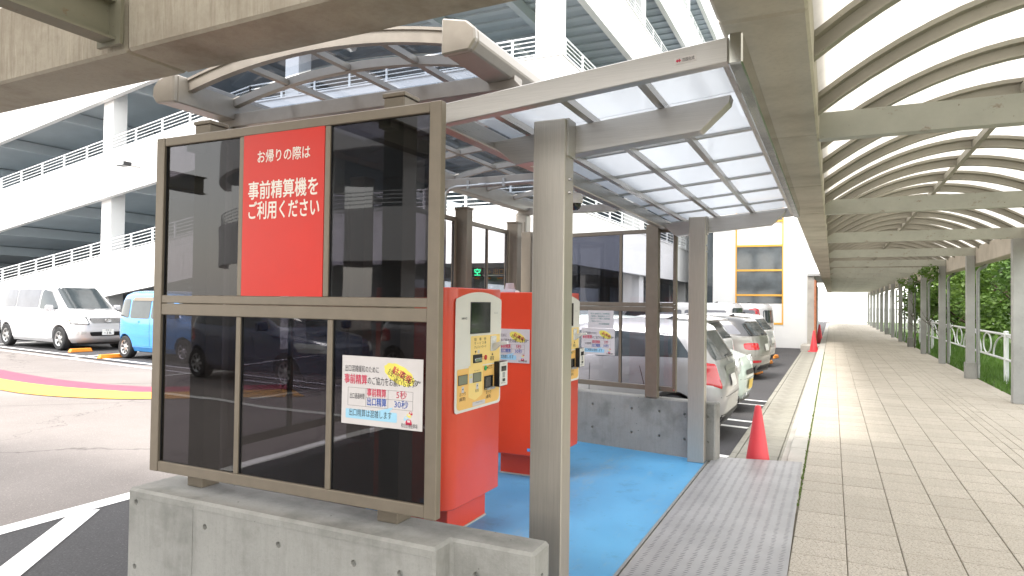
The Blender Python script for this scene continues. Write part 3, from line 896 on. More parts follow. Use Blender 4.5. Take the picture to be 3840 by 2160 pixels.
# ------------------------------------------------------------------ arched carport with smoked roof behind the screens
ar = thing('arched_carport', 'bronze carport with curved smoked roof behind the red sign screen', 'carport', (-2.4, 5, 0))
XL, XR, XC = -3.30, -1.53, -2.415
def az(x, top=0):                                  # underside of the arch
    return 2.655 + .105 * (1 - ((x - XC) / (XR - XC)) ** 2) + top
N = 18
ax = [XL + (XR - XL) * i / N for i in range(N + 1)]
def arib(y, w, h, name, mat):
    sec = [(0, 0), (w, 0), (w, h), (0, h)]
    pts = [(x, y, az(x)) for x in ax]
    return MB().sweep(pts, sec, lambda i: (0, 1, 0), lambda i: (0, 0, 1)).build(name, mat, ar, world=True, smooth=40)
ribs = [2.60, 2.92, 3.58, 4.24, 4.9, 5.56, 6.22, 6.88, 7.5]
for i, y in enumerate(ribs): arib(y, .04, .062 if i == 0 else .045, 'arch_rib', mt['bronze_hi'])
MB().sweep([(x, 2.592, az(x) + .058) for x in ax], [(0, 0), (.02, 0), (.02, .014), (0, .014)], lambda i: (0, 1, 0), lambda i: (0, 0, 1)).build('edge_trim', mt['bronze_hi'], ar, world=True, smooth=40)
for a, b in zip(ribs[:-1], ribs[1:]):
    n = len(ax)
    pts = [(x, a + .042, az(x) + .05) for x in ax] + [(x, b - .002, az(x) + .05) for x in ax]
    MB().add(pts, [(i, i + 1, n + i + 1, n + i) for i in range(n - 1)]).build('roof_panel', mt['smoke_roof'], ar, world=True, smooth=40, fix=False)
    for f in (.25, .5, .75):
        x = XL + (XR - XL) * f
        MB().bar((x, a + .041, az(x) + .018), (x, b - .001, az(x) + .018), .035, .03).build('purlin', mt['bronze_hi'], ar, world=True)
for sgn, xo in ((-1, XL), (1, XR)):
    q = [(0, -.075), (.135, -.07), (.165, -.03), (.16, .02), (.12, .055), (.0, .082)]
    poly = [(xo + sgn * (u - .02), 2.655 + v) for u, v in q]
    g = MB().prism(poly, lambda u, v, t: (u, t, v), 2.535, 7.56).build('gutter', mt['bronze_hi'], ar, world=True, bev=.006)
    pc = [(xo + sgn * (u * 1.04 - .026), 2.656 + v * 1.06) for u, v in q]
    MB().prism(pc, lambda u, v, t: (u, t, v), 2.50, 2.534).build('gutter_cap', mt['bronze_hi'], g, world=True, bev=.008)
for y in (2.93, 5.32, 7.3):
    MB().prism([(-3.42, 2.62), (-1.40, 2.62), (-1.40, 2.58), (-1.36, 2.54), (-3.46, 2.54), (-3.42, 2.58)][::-1], lambda u, v, t: (u, t, v), y, y + .09).build('tie_beam', mt['bronze_hi'], ar, world=True, bev=.003)
    if y > 3:
        box('column', mt['bronze_hi'], ar, -3.44, -3.30, y - .02, y + .12, 0, 2.539, .006)
        for k in range(4): box('fluting', mt['bronze'], ar, -3.43 + k * .034, -3.42 + k * .034, y - .023, y - .0202, .05, 2.45)
    else:
        box('column', mt['bronze_hi'], ar, -3.44, -3.30, y - .02, y + .12, 0, 2.539, .006)
cd = MB().tube([(-2.1, 5.30, 2.545), (-2.6, 5.295, 2.542), (-3.1, 5.29, 2.54), (-3.17, 5.288, 2.525), (-3.205, 5.285, 2.49), (-3.215, 5.283, 2.42), (-3.215, 5.283, 1.7)], .014, 10).build('conduit_pipe', mt['galv'])
cd.data.shade_smooth()
tag(cd, 'grey conduit pipe running under the carport tie beam and down', 'pipe')
for x in (-2.25, -2.62, -2.98):
    MB().box(x - .012, x + .012, 5.28, 5.3, 2.512, 2.59).build('pipe_clip', mt['galv'], cd)
MB().cyl((-2.80, 5.2935, 2.5415), (-2.87, 5.2925, 2.5412), .018, .018, 12).build('pipe_coupling', mt['galv'], cd, smooth=40)
dm = thing('dome_camera', 'dark dome security camera under the roof above the blue floor', 'camera', (-2.03, 5.5, 2.36))
MB().lathe([(.0, .22), (.012, .22), (.012, .09), (.06, .088), (.07, .05), (.07, .02), (.062, .0)], (0, 0, 0)).build('housing', mt['ivory'], dm, smooth=40)
MB().lathe([(.058, .0), (.055, -.025), (.04, -.048), (.02, -.058), (.0005, -.06)], (0, 0, 0)).build('dome', mt['lcd'], dm, smooth=60)
# ------------------------------------------------------------------ payment machines
def machine(label, y0, group='payment machines'):
    """local x = out of the face, y = along the face; the origin is the foot of the left front corner"""
    W, D, Z0, Z1 = .695, .56, .209, 1.583
    m = thing('payment_machine', label, 'payment machine', (-2.1, y0, 0), 0, group)
    # body: plan with a big rounded left front corner
    arc = [(-.11 + .11 * math.sin(a), .11 - .11 * math.cos(a)) for a in [R(90) * i / 8 for i in range(9)]]
    plan = [(-.13, 0)] + arc + [(0, W - .012), (-.012, W), (-.13, W)]
    b = MB().prism(plan, lambda u, v, t: (u, v, t), Z0, Z1).build('door', mt['red'], m, bev=.006, smooth=30)
    MB().box(-D, -.134, .004, W - .004, Z0, Z1 - .004).build('cabinet', mt['red'], m, bev=.006)
    MB().box(-D + .03, -.10, .17, W - .012, 0, Z0 - .001).build('plinth', mt['red'], m, bev=.004)
    MB().box(-D + .025, -.094, .165, W - .008, 0, .012).build('mortar_bed', mt['conc_top'], m)
    MB().lathe([(0, 0), (.018, 0), (.018, .008), (.012, .014), (0, .016)], (-.33, .05, Z1 - .004)).build('top_screw', mt['ivory'], m, smooth=40)
    MB().box(-.20, -.165, .0028, .0035, .25, .275).build('blue_sticker', mt['blue_sticker'], m)
    # ivory face plate, arched at the top
    F = Matrix(((0, 0, 1, 0), (1, 0, 0, 0), (0, 1, 0, 0), (0, 0, 0, 1)))     # local (u, v, w) -> (w, u, v)
    top = [(.686 - .62 * i / 16, 1.512 + .047 * (1 - ((i - 8) / 8) ** 2)) for i in range(17)]
    out = rpoly([(.060, .798), (.686, .798)], .0) if False else [(.060, .83), (.064, .808), (.085, .798), (.66, .798), (.681, .808), (.686, .83)] + [(.690, 1.49)] + top + [(.060, 1.49)]
    fp = MB().prism(out, lambda u, v, t: (u, v, t), .0005, .005).build('face_plate', mt['ivory'], m, bev=.001)
    fp.matrix_local = F
    def flat(name, poly, mat, w0, w1=None, parent=fp, bev=0):
        return MB().prism(poly, lambda u, v, t: (u, v, t), w0, w1 or w0 + .0006).build(name, mat, parent, bev=bev)
    rc = lambda a, b, c, d, r=.006: rpoly([(a, c), (b, c), (b, d), (a, d)], r, 3)
    flat('screen_bezel', rc(.244, .518, 1.288, 1.494, .003), mt['black'], .0051, .009)
    flat('screen', rc(.250, .512, 1.294, 1.488, .002), mt['lcd'], .0091, .0095)
    flat('print_field', rc(.252, .668, 1.08, 1.274, .01), mt['orange_pale'], .0052)
    flat('print_field', rpoly([(.083, .83), (.11, .816), (.64, .816), (.668, .84), (.668, 1.072), (.083, 1.072)], .014), mt['orange'], .0053)
    flat('print_field', rpoly([(.228, .885), (.318, .856), (.418, .885), (.418, 1.084), (.228, 1.084)], .008), mt['orange_pale'], .0060)
    flat('ticket_slot', rc(.284, .40, 1.098, 1.152, .003), mt['black'], .0060, .012, bev=.001)
    flat('slot_mouth', rc(.294, .390, 1.106, 1.128, .008), mt['chrome'], .0121, .018, bev=.002)
    for u0, c in ((.456, (1.125, 'btn_red')), (.456, (1.054, 'btn_green'))):
        o = MB().lathe([(.017, .0066), (.017, .011), (.013, .013), (0, .0135)], (u0, c[0], 0), 'z', 18).build('button', mt[c[1]], fp, smooth=40)
    flat('coin_slot', rc(.522, .602, 1.163, 1.265, .008), mt['clearplastic'], .0060, .014, bev=.003)
    sn = [(.0141, 1.188, .036, .024), (.06, 1.214, .024, .014), (.12, 1.222, .018, .010)]
    mb = MB(); rings = []
    for w_, z_, a_, b_ in sn: rings += [(.565 - a_ * .7, z_ - b_, w_), (.565 + a_ * .7, z_ - b_, w_), (.565 + a_ * .7, z_ + b_, w_), (.565 - a_ * .7, z_ + b_, w_)]
    mb.add(rings, [(i * 4 + k, i * 4 + (k + 1) % 4, i * 4 + 4 + (k + 1) % 4, i * 4 + 4 + k) for i in range(2) for k in range(4)] + [(3, 2, 1, 0), (8, 9, 10, 11)])
    mb.build('coin_funnel', mt['clearplastic'], fp, bev=.003, smooth=50)
    for a, b in ((.096, .212), (.285, .397)):
        flat('note_slot_frame', rc(a, b, .972, 1.034, .002), mt['black'], .0067, .0085)
        flat('note_slot', rc(a + .003, b - .005, .976, 1.031, .002), mt['slotgrey'], .0086, .0092)
    flat('change_tray', rc(.441, .562, .913, 1.0, .003), mt['black'], .0067, .011, bev=.001)
    flat('tray_lip', rc(.440, .563, .908, .922, .003), mt['galv'], .0112, .03, bev=.003)
    flat('tray_flap', rc(.448, .556, .926, .993, .008), mt['lcd'], .0112, .013, bev=.001)
    flat('camera_box', rc(.586, .712, .916, 1.087, .004), mt['black'], .0066, .045, bev=.003)
    flat('camera_face', rc(.590, .709, .920, 1.083, .004), mt['ivory'], .0452, .049, bev=.001)
    flat('camera_lens', rc(.612, .686, 1.020, 1.055, .002), mt['lcd'], .0492, .0515)
    flat('speaker_grille', rc(.630, .668, .976, 1.012, .001), mt['galv'], .0492, .0498)
    flat('call_button', rc(.632, .666, .950, .969, .001), mt['black'], .0492, .053)
    flat('warning_sticker', rc(.237, .280, .973, 1.032, .001), mt['paper'], .0068)
    flat('warning_triangle', [(.244, 1.005), (.273, 1.005), (.2585, 1.027)], mt['cloud'], .0076)
    flat('paper_sticker', rc(.284, .456, .820, .847, .001), mt['paper'], .0069)
    flat('note_icon', rc(.345, .372, 1.157, 1.180, .001), mt['paper'], .0060)
    for u_, z_ in ((.140, .935), (.330, .938)): flat('note_icon', rc(u_, u_ + .03, z_ - .012, z_ + .026, .001), mt['paper'], .0068)
    for tri in ([(.305, 1.177), (.325, 1.177), (.315, 1.160)], [(.543, 1.135), (.567, 1.135), (.555, 1.150)], [(.48, 1.054), (.495, 1.064), (.495, 1.044)],
                [(.147, .948), (.163, .948), (.155, .938)], [(.337, .944), (.353, .944), (.345, .956)]):
        flat('arrow_print', tri, mt['ink'], .0076)
    L = lambda s, size, u, v, width=None, mat='ink', w=.0068, bold=0: textm(s, size, mt[mat], fp, u, v, width=width, w=w, bold=bold)
    L('AMANO', .02, .13, 1.383, .073, w=.0053, bold=.0004)
    L('駐　車　券', .022, .297, 1.242, .165); L('サ ー ビ ス 券', .02, .297, 1.218, .165); L('クレジットカード', .022, .297, 1.192, .165)
    L('硬貨', .033, .522, 1.100, .06); L('おつり', .026, .112, .905, .078); L('(紙幣)', .026, .112, .874, .078)
    L('紙幣', .026, .318, .908, .048); L('おつり', .026, .468, .878, .072); L('(硬貨)', .026, .468, .850, .072)
    L('千円札のみご利用できます', .007, .30, 1.0445, .085); L('領収書', .012, .505, 1.058, .05); L('発行ボタン', .010, .505, 1.044, .06)
    L('取消し', .010, .405, 1.128, .035, 'ink_red'); L('ボタン', .010, .405, 1.114, .035, 'ink_red'); L('係員呼び出し', .010, .610, .936, .075, w=.0494)
    L('カメラ', .012, .63, 1.064, .04, w=.0494); L('高額紙幣は使用できません', .007, .325, .836, .09, w=.0080)
    for v_ in (1.416, 1.424): flat('fine_print', [(.572, v_), (.635, v_), (.635, v_ + .0018), (.572, v_ + .0018)], mt['galv'], .0052)
    return m
m1 = machine('red payment machine with ivory panel in full view beside the front screen', 3.53)
m2 = machine('farther red payment machine half hidden by the near canopy column', 5.145)
poster('poster', 'white notice poster on the red side of the farther payment machine', plane4((-2.69, 5.1435, .983), (1, 0, 0)), .404, .285)
bc = thing('beacon_cover', 'grey stepped plastic cover on top of the farther payment machine', 'cover', (-2.552, 5.30, 1.5795))
MB().lathe([(.078, 0), (.078, .006), (.052, .028), (.045, .03)], (0, 0, 0), 'z', 8).build('skirt', mt['mauve'], bc)
MB().lathe([(.046, .0285), (.038, .078), (.034, .082), (0, .083)], (0, 0, 0), 'z', 8).build('dome', mt['mauve'], bc)
# ------------------------------------------------------------------ long walkway canopy
wc = thing('walkway_canopy', 'long grey steel walkway canopy with arched white roof and concrete edge beam', 'canopy', (1.2, 25, 0))
O = OFF[wc.name]
seg = None
ym = -3.38
while ym < 62:
    if seg is None:
        seg = MB().prism([(-.41, 2.6), (-.085, 2.6), (-.078, 2.95), (-.42, 2.95)], lambda u, v, t: (u, t, v), ym + .006, ym + 2.022).build('edge_beam', mt['conc_beam2'], wc, world=True, bev=.012)
        y_first = ym
    else:
        put(seg, wc, (0, ym - y_first, 0))
    ym += 2.028
MB().prism([(2.72, 2.42), (2.96, 2.42), (2.96, 2.78), (2.72, 2.78)], lambda u, v, t: (u, t, v), -3, 62).build('outer_beam', mt['conc_beam2'], wc, world=True, bev=.01)
CB = [4.9 + 4.05 * k for k in range(-2, 15)]
cb = co_ = None
for y in CB:
    if cb is None:
        m = MB().box(-.083, 2.719, y - .05, y - .042, 2.612, 2.76).box(-.083, 2.719, y - .05, y + .05, 2.6, 2.612).box(-.083, 2.719, y - .05, y + .05, 2.76, 2.772)
        cb = m.build('cross_beam', mt['steel'], wc, world=True); ycb = y
    else:
        put(cb, wc, (0, y - ycb, 0))
    if y > 12:
        if co_ is None:
            co_ = box('column', mt['steel_col'], wc, 2.56, 2.71, y - .075, y + .075, 0, 2.598, .006); yco = y
            pp = MB().tube([(2.95, y + .16, 2.43), (2.93, y + .16, 2.38), (2.84, y + .16, 2.33), (2.80, y + .16, 2.27), (2.80, y + .16, .0)], .035, 10).build('drain_pipe', mt['galv'], wc, world=True, smooth=50)
            for z in (.25, 1.25, 2.2): MB().cyl((2.80, y + .16, z), (2.80, y + .16, z + .02), .042, .042, 10).build('pipe_band', mt['galv'], pp, world=True)
        else:
            put(co_, wc, (0, y - yco, 0))
            put(pp, wc, (0, y - yco, 0))
        if round((y - yco) / 4.05) in (1, 4, 7, 10):
            box('column_base', mt['conc'], wc, 2.535, 2.735, y - .1, y + .1, -.02, .34, .006)
# arched ribs and roof sheets
NA = 20
XA0, XA1, ZA, RA = -.083, 2.80, 2.79, .53
xa = [XA0 + (XA1 - XA0) * i / NA for i in range(NA + 1)]
za = lambda x: ZA + RA * (1 - ((x - (XA0 + XA1) / 2) / ((XA1 - XA0) / 2)) ** 2)
rib = None
RY = [2.45 + 1.0125 * k for k in range(-4, 58)]
for y in RY:
    if rib is None:
        pts = [(x, y, za(x) - .125) for x in xa]
        sec = [(-.035, 0), (.035, 0), (.035, .014), (.01, .02), (.01, .08), (.05, .088), (.05, .12), (-.05, .12), (-.05, .088), (-.01, .08), (-.01, .02), (-.035, .014)]
        rib = MB().sweep(pts, sec, lambda i: (0, 1, 0), lambda i: (0, 0, 1)).build('arch_rib', mt['steel_rib'], wc, world=True, smooth=30); yr = y
        n = NA + 1
        sh = MB().add([(x, y + .003, za(x)) for x in xa] + [(x, y + 1.0095, za(x)) for x in xa], [(i, i + 1, n + i + 1, n + i) for i in range(NA)]).build('roof_sheet', mt['frp'], wc, world=True, smooth=40, fix=False)
    else:
        put(rib, wc, (0, y - yr, 0)); put(sh, wc, (0, y - yr, 0))
xm = (XA0 + XA1) / 2
MB().bar((xm, -2, za(xm) - .09), (xm, 60, za(xm) - .09), .05, .07).build('ridge_purlin', mt['steel_rib'], wc, world=True)
# ------------------------------------------------------------------ branch canopy over the crossing, overhead
bcn = thing('branch_canopy', 'weathered concrete beam and rusty steel canopy crossing overhead in front', 'canopy', (-3, 2.1, 0))
def xb(x): return 2.172 - .033 * x
rng = [-9.0, -6.2, -2.86, -.43]
for a, b in zip(rng[:-1], rng[1:]):
    vs = []
    for x in (a + .006, b - .006):
        y = xb(x)
        vs += [(x, y, 2.6), (x, y - .32, 2.6), (x, y - .33, 3.0), (x, y + .01, 3.0)]
    MB().add(vs, [(0, 1, 2, 3), (7, 6, 5, 4), (0, 4, 5, 1), (1, 5, 6, 2), (2, 6, 7, 3), (3, 7, 4, 0)]).build('edge_beam', mt['conc_beam'], bcn, world=True, bev=.012)
for x in (-2.93, -6.3):
    MB().box(x - .05, x + .05, -.7, xb(x) - .335, 2.64, 2.652).box(x - .004, x + .004, -.7, xb(x) - .335, 2.652, 2.81).box(x - .05, x + .05, -.7, xb(x) - .335, 2.81, 2.822).build('cross_beam', mt['steel_old'], bcn, world=True)
    MB().box(x - .08, x + .08, xb(x) - .362, xb(x) - .345, 2.62, 2.84).build('end_plate', mt['steel_old'], bcn, world=True)
for x in (-2.35, -4.6):
    box('post_stub', mt['steel_col'], bcn, x - .06, x + .06, xb(x) - .32, xb(x) - .2, 3.002, 3.2)
bz = lambda y: 3.05 + .42 * (1 - ((y - .1) / 2.0) ** 2)
by = [-.7 + 2.8 * i / 12 for i in range(13)]
for x0 in [-9.0 + 1.3 * k for k in range(7)]:
    x1 = min(x0 + 1.29, -.45)
    n = 13
    MB().add([(x0, y, bz(y)) for y in by] + [(x1, y, bz(y)) for y in by], [(i, i + 1, n + i + 1, n + i) for i in range(12)]).build('roof_sheet', mt['frp'], bcn, world=True, smooth=40, fix=False)
    MB().sweep([(x0, y, bz(y) - .08) for y in by], [(-.02, 0), (.02, 0), (.02, .065), (-.02, .065)], lambda i: (1, 0, 0), lambda i: (0, 0, 1)).build('arch_rib', mt['steel_rib'], bcn, world=True)
# ------------------------------------------------------------------ multi-storey car park
FY, FX, XF = 15.5, -6.1, -16.8
gr = thing('parking_garage', 'white multi-storey car park with sloping ramps and railings behind the lot', 'car park', (-15, 25, 0))
def lev(x, z):                                   # ramps climb to the right, then run level
    return z if x >= XF else z + .148 * (x - XF)
def strip(name, mat, xa, xb_, za_, zb_, y0, y1):
    m = MB()
    cut_ = [xa] + ([XF] if xa < XF < xb_ else []) + [xb_]
    for a, b in zip(cut_[:-1], cut_[1:]):
        m.add([(a, y0, lev(a, za_)), (b, y0, lev(b, za_)), (b, y1, lev(b, za_)), (a, y1, lev(a, za_)), (a, y0, lev(a, zb_)), (b, y0, lev(b, zb_)), (b, y1, lev(b, zb_)), (a, y1, lev(a, zb_))],
              [(3, 2, 1, 0), (4, 5, 6, 7), (0, 1, 5, 4), (1, 2, 6, 5), (2, 3, 7, 6), (3, 0, 4, 7)])
    return m.build(name, mat, gr, world=True)
levels = [(2.5, 3.95), (6.1, 7.67), (9.72, 11.35), (13.3, 14.9), (16.9, 18.5)]
for k, (zb0, zt) in enumerate(levels):
    xl = -34.0 if k == 0 else -46
    strip('parapet', mt['wall_white'], xl, XF, zb0, zt, FY, FY + .2)
    strip('parapet', mt['wall_white'], XF + .02, FX, zb0, zt, FY, FY + .2)
    strip('coping', mt['wall_white'], xl, FX + .03, zt + .002, zt + .05, FY - .03, FY + .23)
    strip('coping_shadow_line', mt['garage_beam'], xl, FX + .0, zt - .24, zt - .225, FY - .006, FY - .001)  # thin grey strip stands in for the shadow line below the coping
    for i in range(14):
        x = FX - 1.5 - i * 2.4
        if x < xl + 1: break
        MB().box(x - .006, x + .006, FY - .005, FY - .001, lev(x, zb0) + .03, lev(x, zt) - .26).build('panel_joint', mt['garage_beam'], gr, world=True)
    box('parapet', mt['wall_white'], gr, FX - .2, FX, FY + .202, 74, zb0, zt)
    box('coping', mt['wall_white'], gr, FX - .23, FX + .03, FY + .235, 74, zt + .002, zt + .05)
    strip('ramp_deck', mt['garage_grey'], xl, XF, zb0 + .42, zb0 + .6, FY + .201, FY + 7)
    box('deck', mt['garage_grey'], gr, XF - .02, FX - .201, FY + .201, 52, zb0 + .42, zb0 + .6)
    # soffit ribs of the corrugated deck and steel beams
    rb = MB()
    for i in range(46): rb.box(XF + .1, FX - .25, FY + .6 + i * .7, FY + .85 + i * .7, zb0 + .36, zb0 + .418)
    tag(rb.build('deck_corrugation', mt['garage_beam'], gr, world=True), None, None, None, 'stuff')
    for i in range(5):
        x = FX - 2.0 - i * 2.6
        box('soffit_beam', mt['garage_beam'], gr, x - .11, x + .11, FY + .25, 50, zb0 + .03, zb0 + .355)
    for i in range(6):
        x = -18.4 - i * 4.2
        z = lev(x, zb0)
        if k == 0 and x < -30: continue
        MB().box(x - .1, x + .1, FY + .25, FY + 6.9, z + .0, z + .40).build('soffit_beam', mt['garage_beam'], gr, world=True)
    # railings along the two faces
    def rail_run(P, n, up_):
        m = MB()
        pts = [P(i / n) for i in range(n + 1)]
        for j in range(5):
            h = .09 + j * .115
            m.tube([p + Vector((0, 0, h)) for p in pts], .022 if j == 4 else .014, 6)
        for p in pts: m.box(p.x - .025, p.x + .025, p.y - .025, p.y + .025, p.z - .02, p.z + .55)
        return m.build('railing', mt['rail_white'], gr, world=True)
    if k < 4:
        xs0 = -32.5 if k == 0 else -36.0
        rail_run(lambda t: Vector((xs0 + (XF - xs0) * t, FY + .1, lev(xs0 + (XF - xs0) * t, zt + .05))), 14, 0)
        rail_run(lambda t: Vector((XF + (FX - .1 - XF) * t, FY + .1, zt + .05)), 8, 0)
        rail_run(lambda t: Vector((FX - .1, FY + .45 + 50 * t, zt + .05)), 38, 0)
for x in (-24.05, -15.2):
    for k, (zb0, zt) in enumerate(levels[:3]):
        lo = LOT if k == 0 else lev(x, levels[k - 1][0]) + .6
        box('column', mt['wall_white'], gr, x - .27, x + .27, FY + .24, FY + .78, lo, lev(x, zb0) + .41)
for y in (FY + .24, FY + 8.5, FY + 17, FY + 25.5):
    for k, (zb0, zt) in enumerate(levels):
        lo = LOT if k == 0 else levels[k - 1][0] + .6
        box('column', mt['wall_white'], gr, FX - .84, FX - .24, y, y + .6, lo, zb0 + .41)
for x in (-9.5, -13.5, -18, -24):
    for y in (24, 33, 42):
        box('column', mt['garage_beam'], gr, x - .3, x + .3, y, y + .6, LOT, 13)
box('back_wall', mt['garage_grey'], gr, -46, FX - .3, 52, 52.3, LOT, 15)
box('ramp_wall', mt['garage_grey'], gr, -46, XF - .1, FY + 7.05, FY + 7.3, LOT, 14)
for x, y, k in ((-9.2, 19.5, 1), (-9.2, 19.5, 2), (-12, 18.5, 1), (-20.5, 18, 1), (-21, 17.6, 0)):
    z = lev(x, levels[k][0]) - .05
    box('strip_lamp_housing', mt['rail_white'], gr, x - .08, x + .08, y - .7, y + .7, z, z + .06)
fl_ = thing('flood_light', 'small dark floodlight on the white ramp wall of the car park', 'floodlight', (-22.2, FY - .02, 6.05))
MB().box(-.26, .2, -.5, -.2, -.02, .12).build('lamp_head', mt['black'], fl_, bev=.02)
MB().box(-.22, .16, -.506, -.501, .0, .1).build('lamp_glass', mt['rail_white'], fl_)
MB().tube([(.1, -.25, .0), (.3, -.2, -.02), (.32, .02, -.03)], .03, 8).build('bracket', mt['galv'], fl_)
# signs inside the ground floor, seen through the side screens
es = MB().box(0, .34, 0, .30, -.08, 0).build('vacancy_sign', mt['black'])
es.matrix_world = plane4((-10.5, 19.0, 2.28), (1, 0, 0))
tag(es, 'dark vacancy sign with a glowing green character inside the ground floor', 'sign')
textm('空', .25, emit('green_led', (.03, .8, .3), 1.2), es, .05, .06, width=.23, w=.004)
gs_ = MB().box(0, 1.15, 0, .26, -.06, 0).build('exit_sign', mt['win'])
gs_.matrix_world = plane4((-10.12, 19.0, 2.31), (1, 0, 0))
tag(gs_, 'dim hanging direction sign marked exit in Japanese inside the ground floor', 'sign')
textm('→ 出口 ↑', .2, mt['orange'], gs_, .12, .06, w=.004)
for i, x in enumerate((-10.35, -9.96, -9.54)):
    b_ = MB().cyl((x, 18.9, 2.235), (x + .18, 18.9, 2.235), .025, .025, 10).build('height_bar_marker', mt['stop'])
    tag(b_, ['leftmost', 'middle', 'rightmost'][i] + ' of three orange height bar markers under the hanging signs', 'marker', 'orange height bar markers')

# ------------------------------------------------------------------ white building with orange window at the end of the lot
wb = thing('white_building', 'white building with orange framed window at the end of the parked cars', 'building', (-2.4, 28, 0))
BY = 29.5
kx = 1.061
def wbox(name, m_, par, x0, x1, y0, y1, z0, z1):
    zz = lambda z: LOTR if z == LOT else 1.5 + (z - 1.5) * kx
    return box(name, mt[m_], par, x0 * kx, x1 * kx, BY + y0, BY + y1, zz(z0), zz(z1))
wbox('wall', 'wall_white', wb, -4.34, -3.475, 0, 14, LOT, 9)
wbox('wall', 'wall_white', wb, -3.475, -1.71, .12, 14, LOT, 9)
wbox('wall', 'wall_white', wb, -1.71, -.86, 0, 14, LOT, 9)
wbox('wall', 'wall_white', wb, -3.475, -1.71, 0, .118, LOT, .74)
win = wbox('window', 'orange_frame', wb, -3.475, -3.43, -.03, .1, .742, 6.4)
wbox('window_frame', 'orange_frame', win, -1.755, -1.71, -.03, .1, .742, 6.4)
for z in (.742, 1.84, 2.81, 3.77, 4.72, 5.6):
    wbox('window_transom', 'orange_frame', win, -3.43, -1.755, -.02, .09, z, z + .07)
for z0, z1, g in ((.815, 1.55, 'wall_white'), (1.57, 1.838, 'win'), (1.912, 2.808, 'win'), (2.882, 3.768, 'win'), (3.842, 4.718, 'wall_white'), (4.792, 5.598, 'win')):
    wbox('pane', g, win, -3.428, -1.757, .04, .06, z0, z1)
wbox('dark_slot', 'win', wb, -4.62, -4.345, .3, 9, LOT, 9)
wbox('end_wall', 'conc_top', wb, -.858, -.62, -.2, .4, LOT, 2.6)
wbox('door_panel', 'rust_door', wb, -.66, -.54, .6, .68, LOT, 2.45)
wbox('door_post', 'rust_door', wb, -.62, -.56, -.3, -.22, LOT, 2.45)
wbox('eaves', 'galv', wb, -.86, -.35, -.3, 9, 2.61, 2.7)
wbox('yard_wall', 'garage_grey', wb, -.856, -.7, .8, 14, LOT, 2.5)
for i in range(5): box('hazard_stripe', mt['cloud' if i % 2 else 'black'], wb, -.741, -.66, BY + 3, BY + 3.1, .3 + i * .22, .518 + i * .22)
ap = box('concrete_apron', mt['conc_top'], None, -1.1, -.455, 27.91, 29.28, LOTR - .02, -.02, .01)
tag(ap, 'pale concrete apron at the foot of the white building', None, None, 'structure')
ew = thing('end_wall', 'pale wall and fence closing the far end of the walkway', 'wall', (1, 72, 0))
box('wall', mt['wall_white'], ew, -14, 16, 74, 74.3, -.1, 1.3); 
for i in range(24): box('post', mt['rail_white'], ew, -5 + i * .6, -4.94 + i * .6, 71, 71.06, -.1, .9)
box('rail', mt['rail_white'], ew, -5, 9.3, 71.0, 71.06, .9, .96)
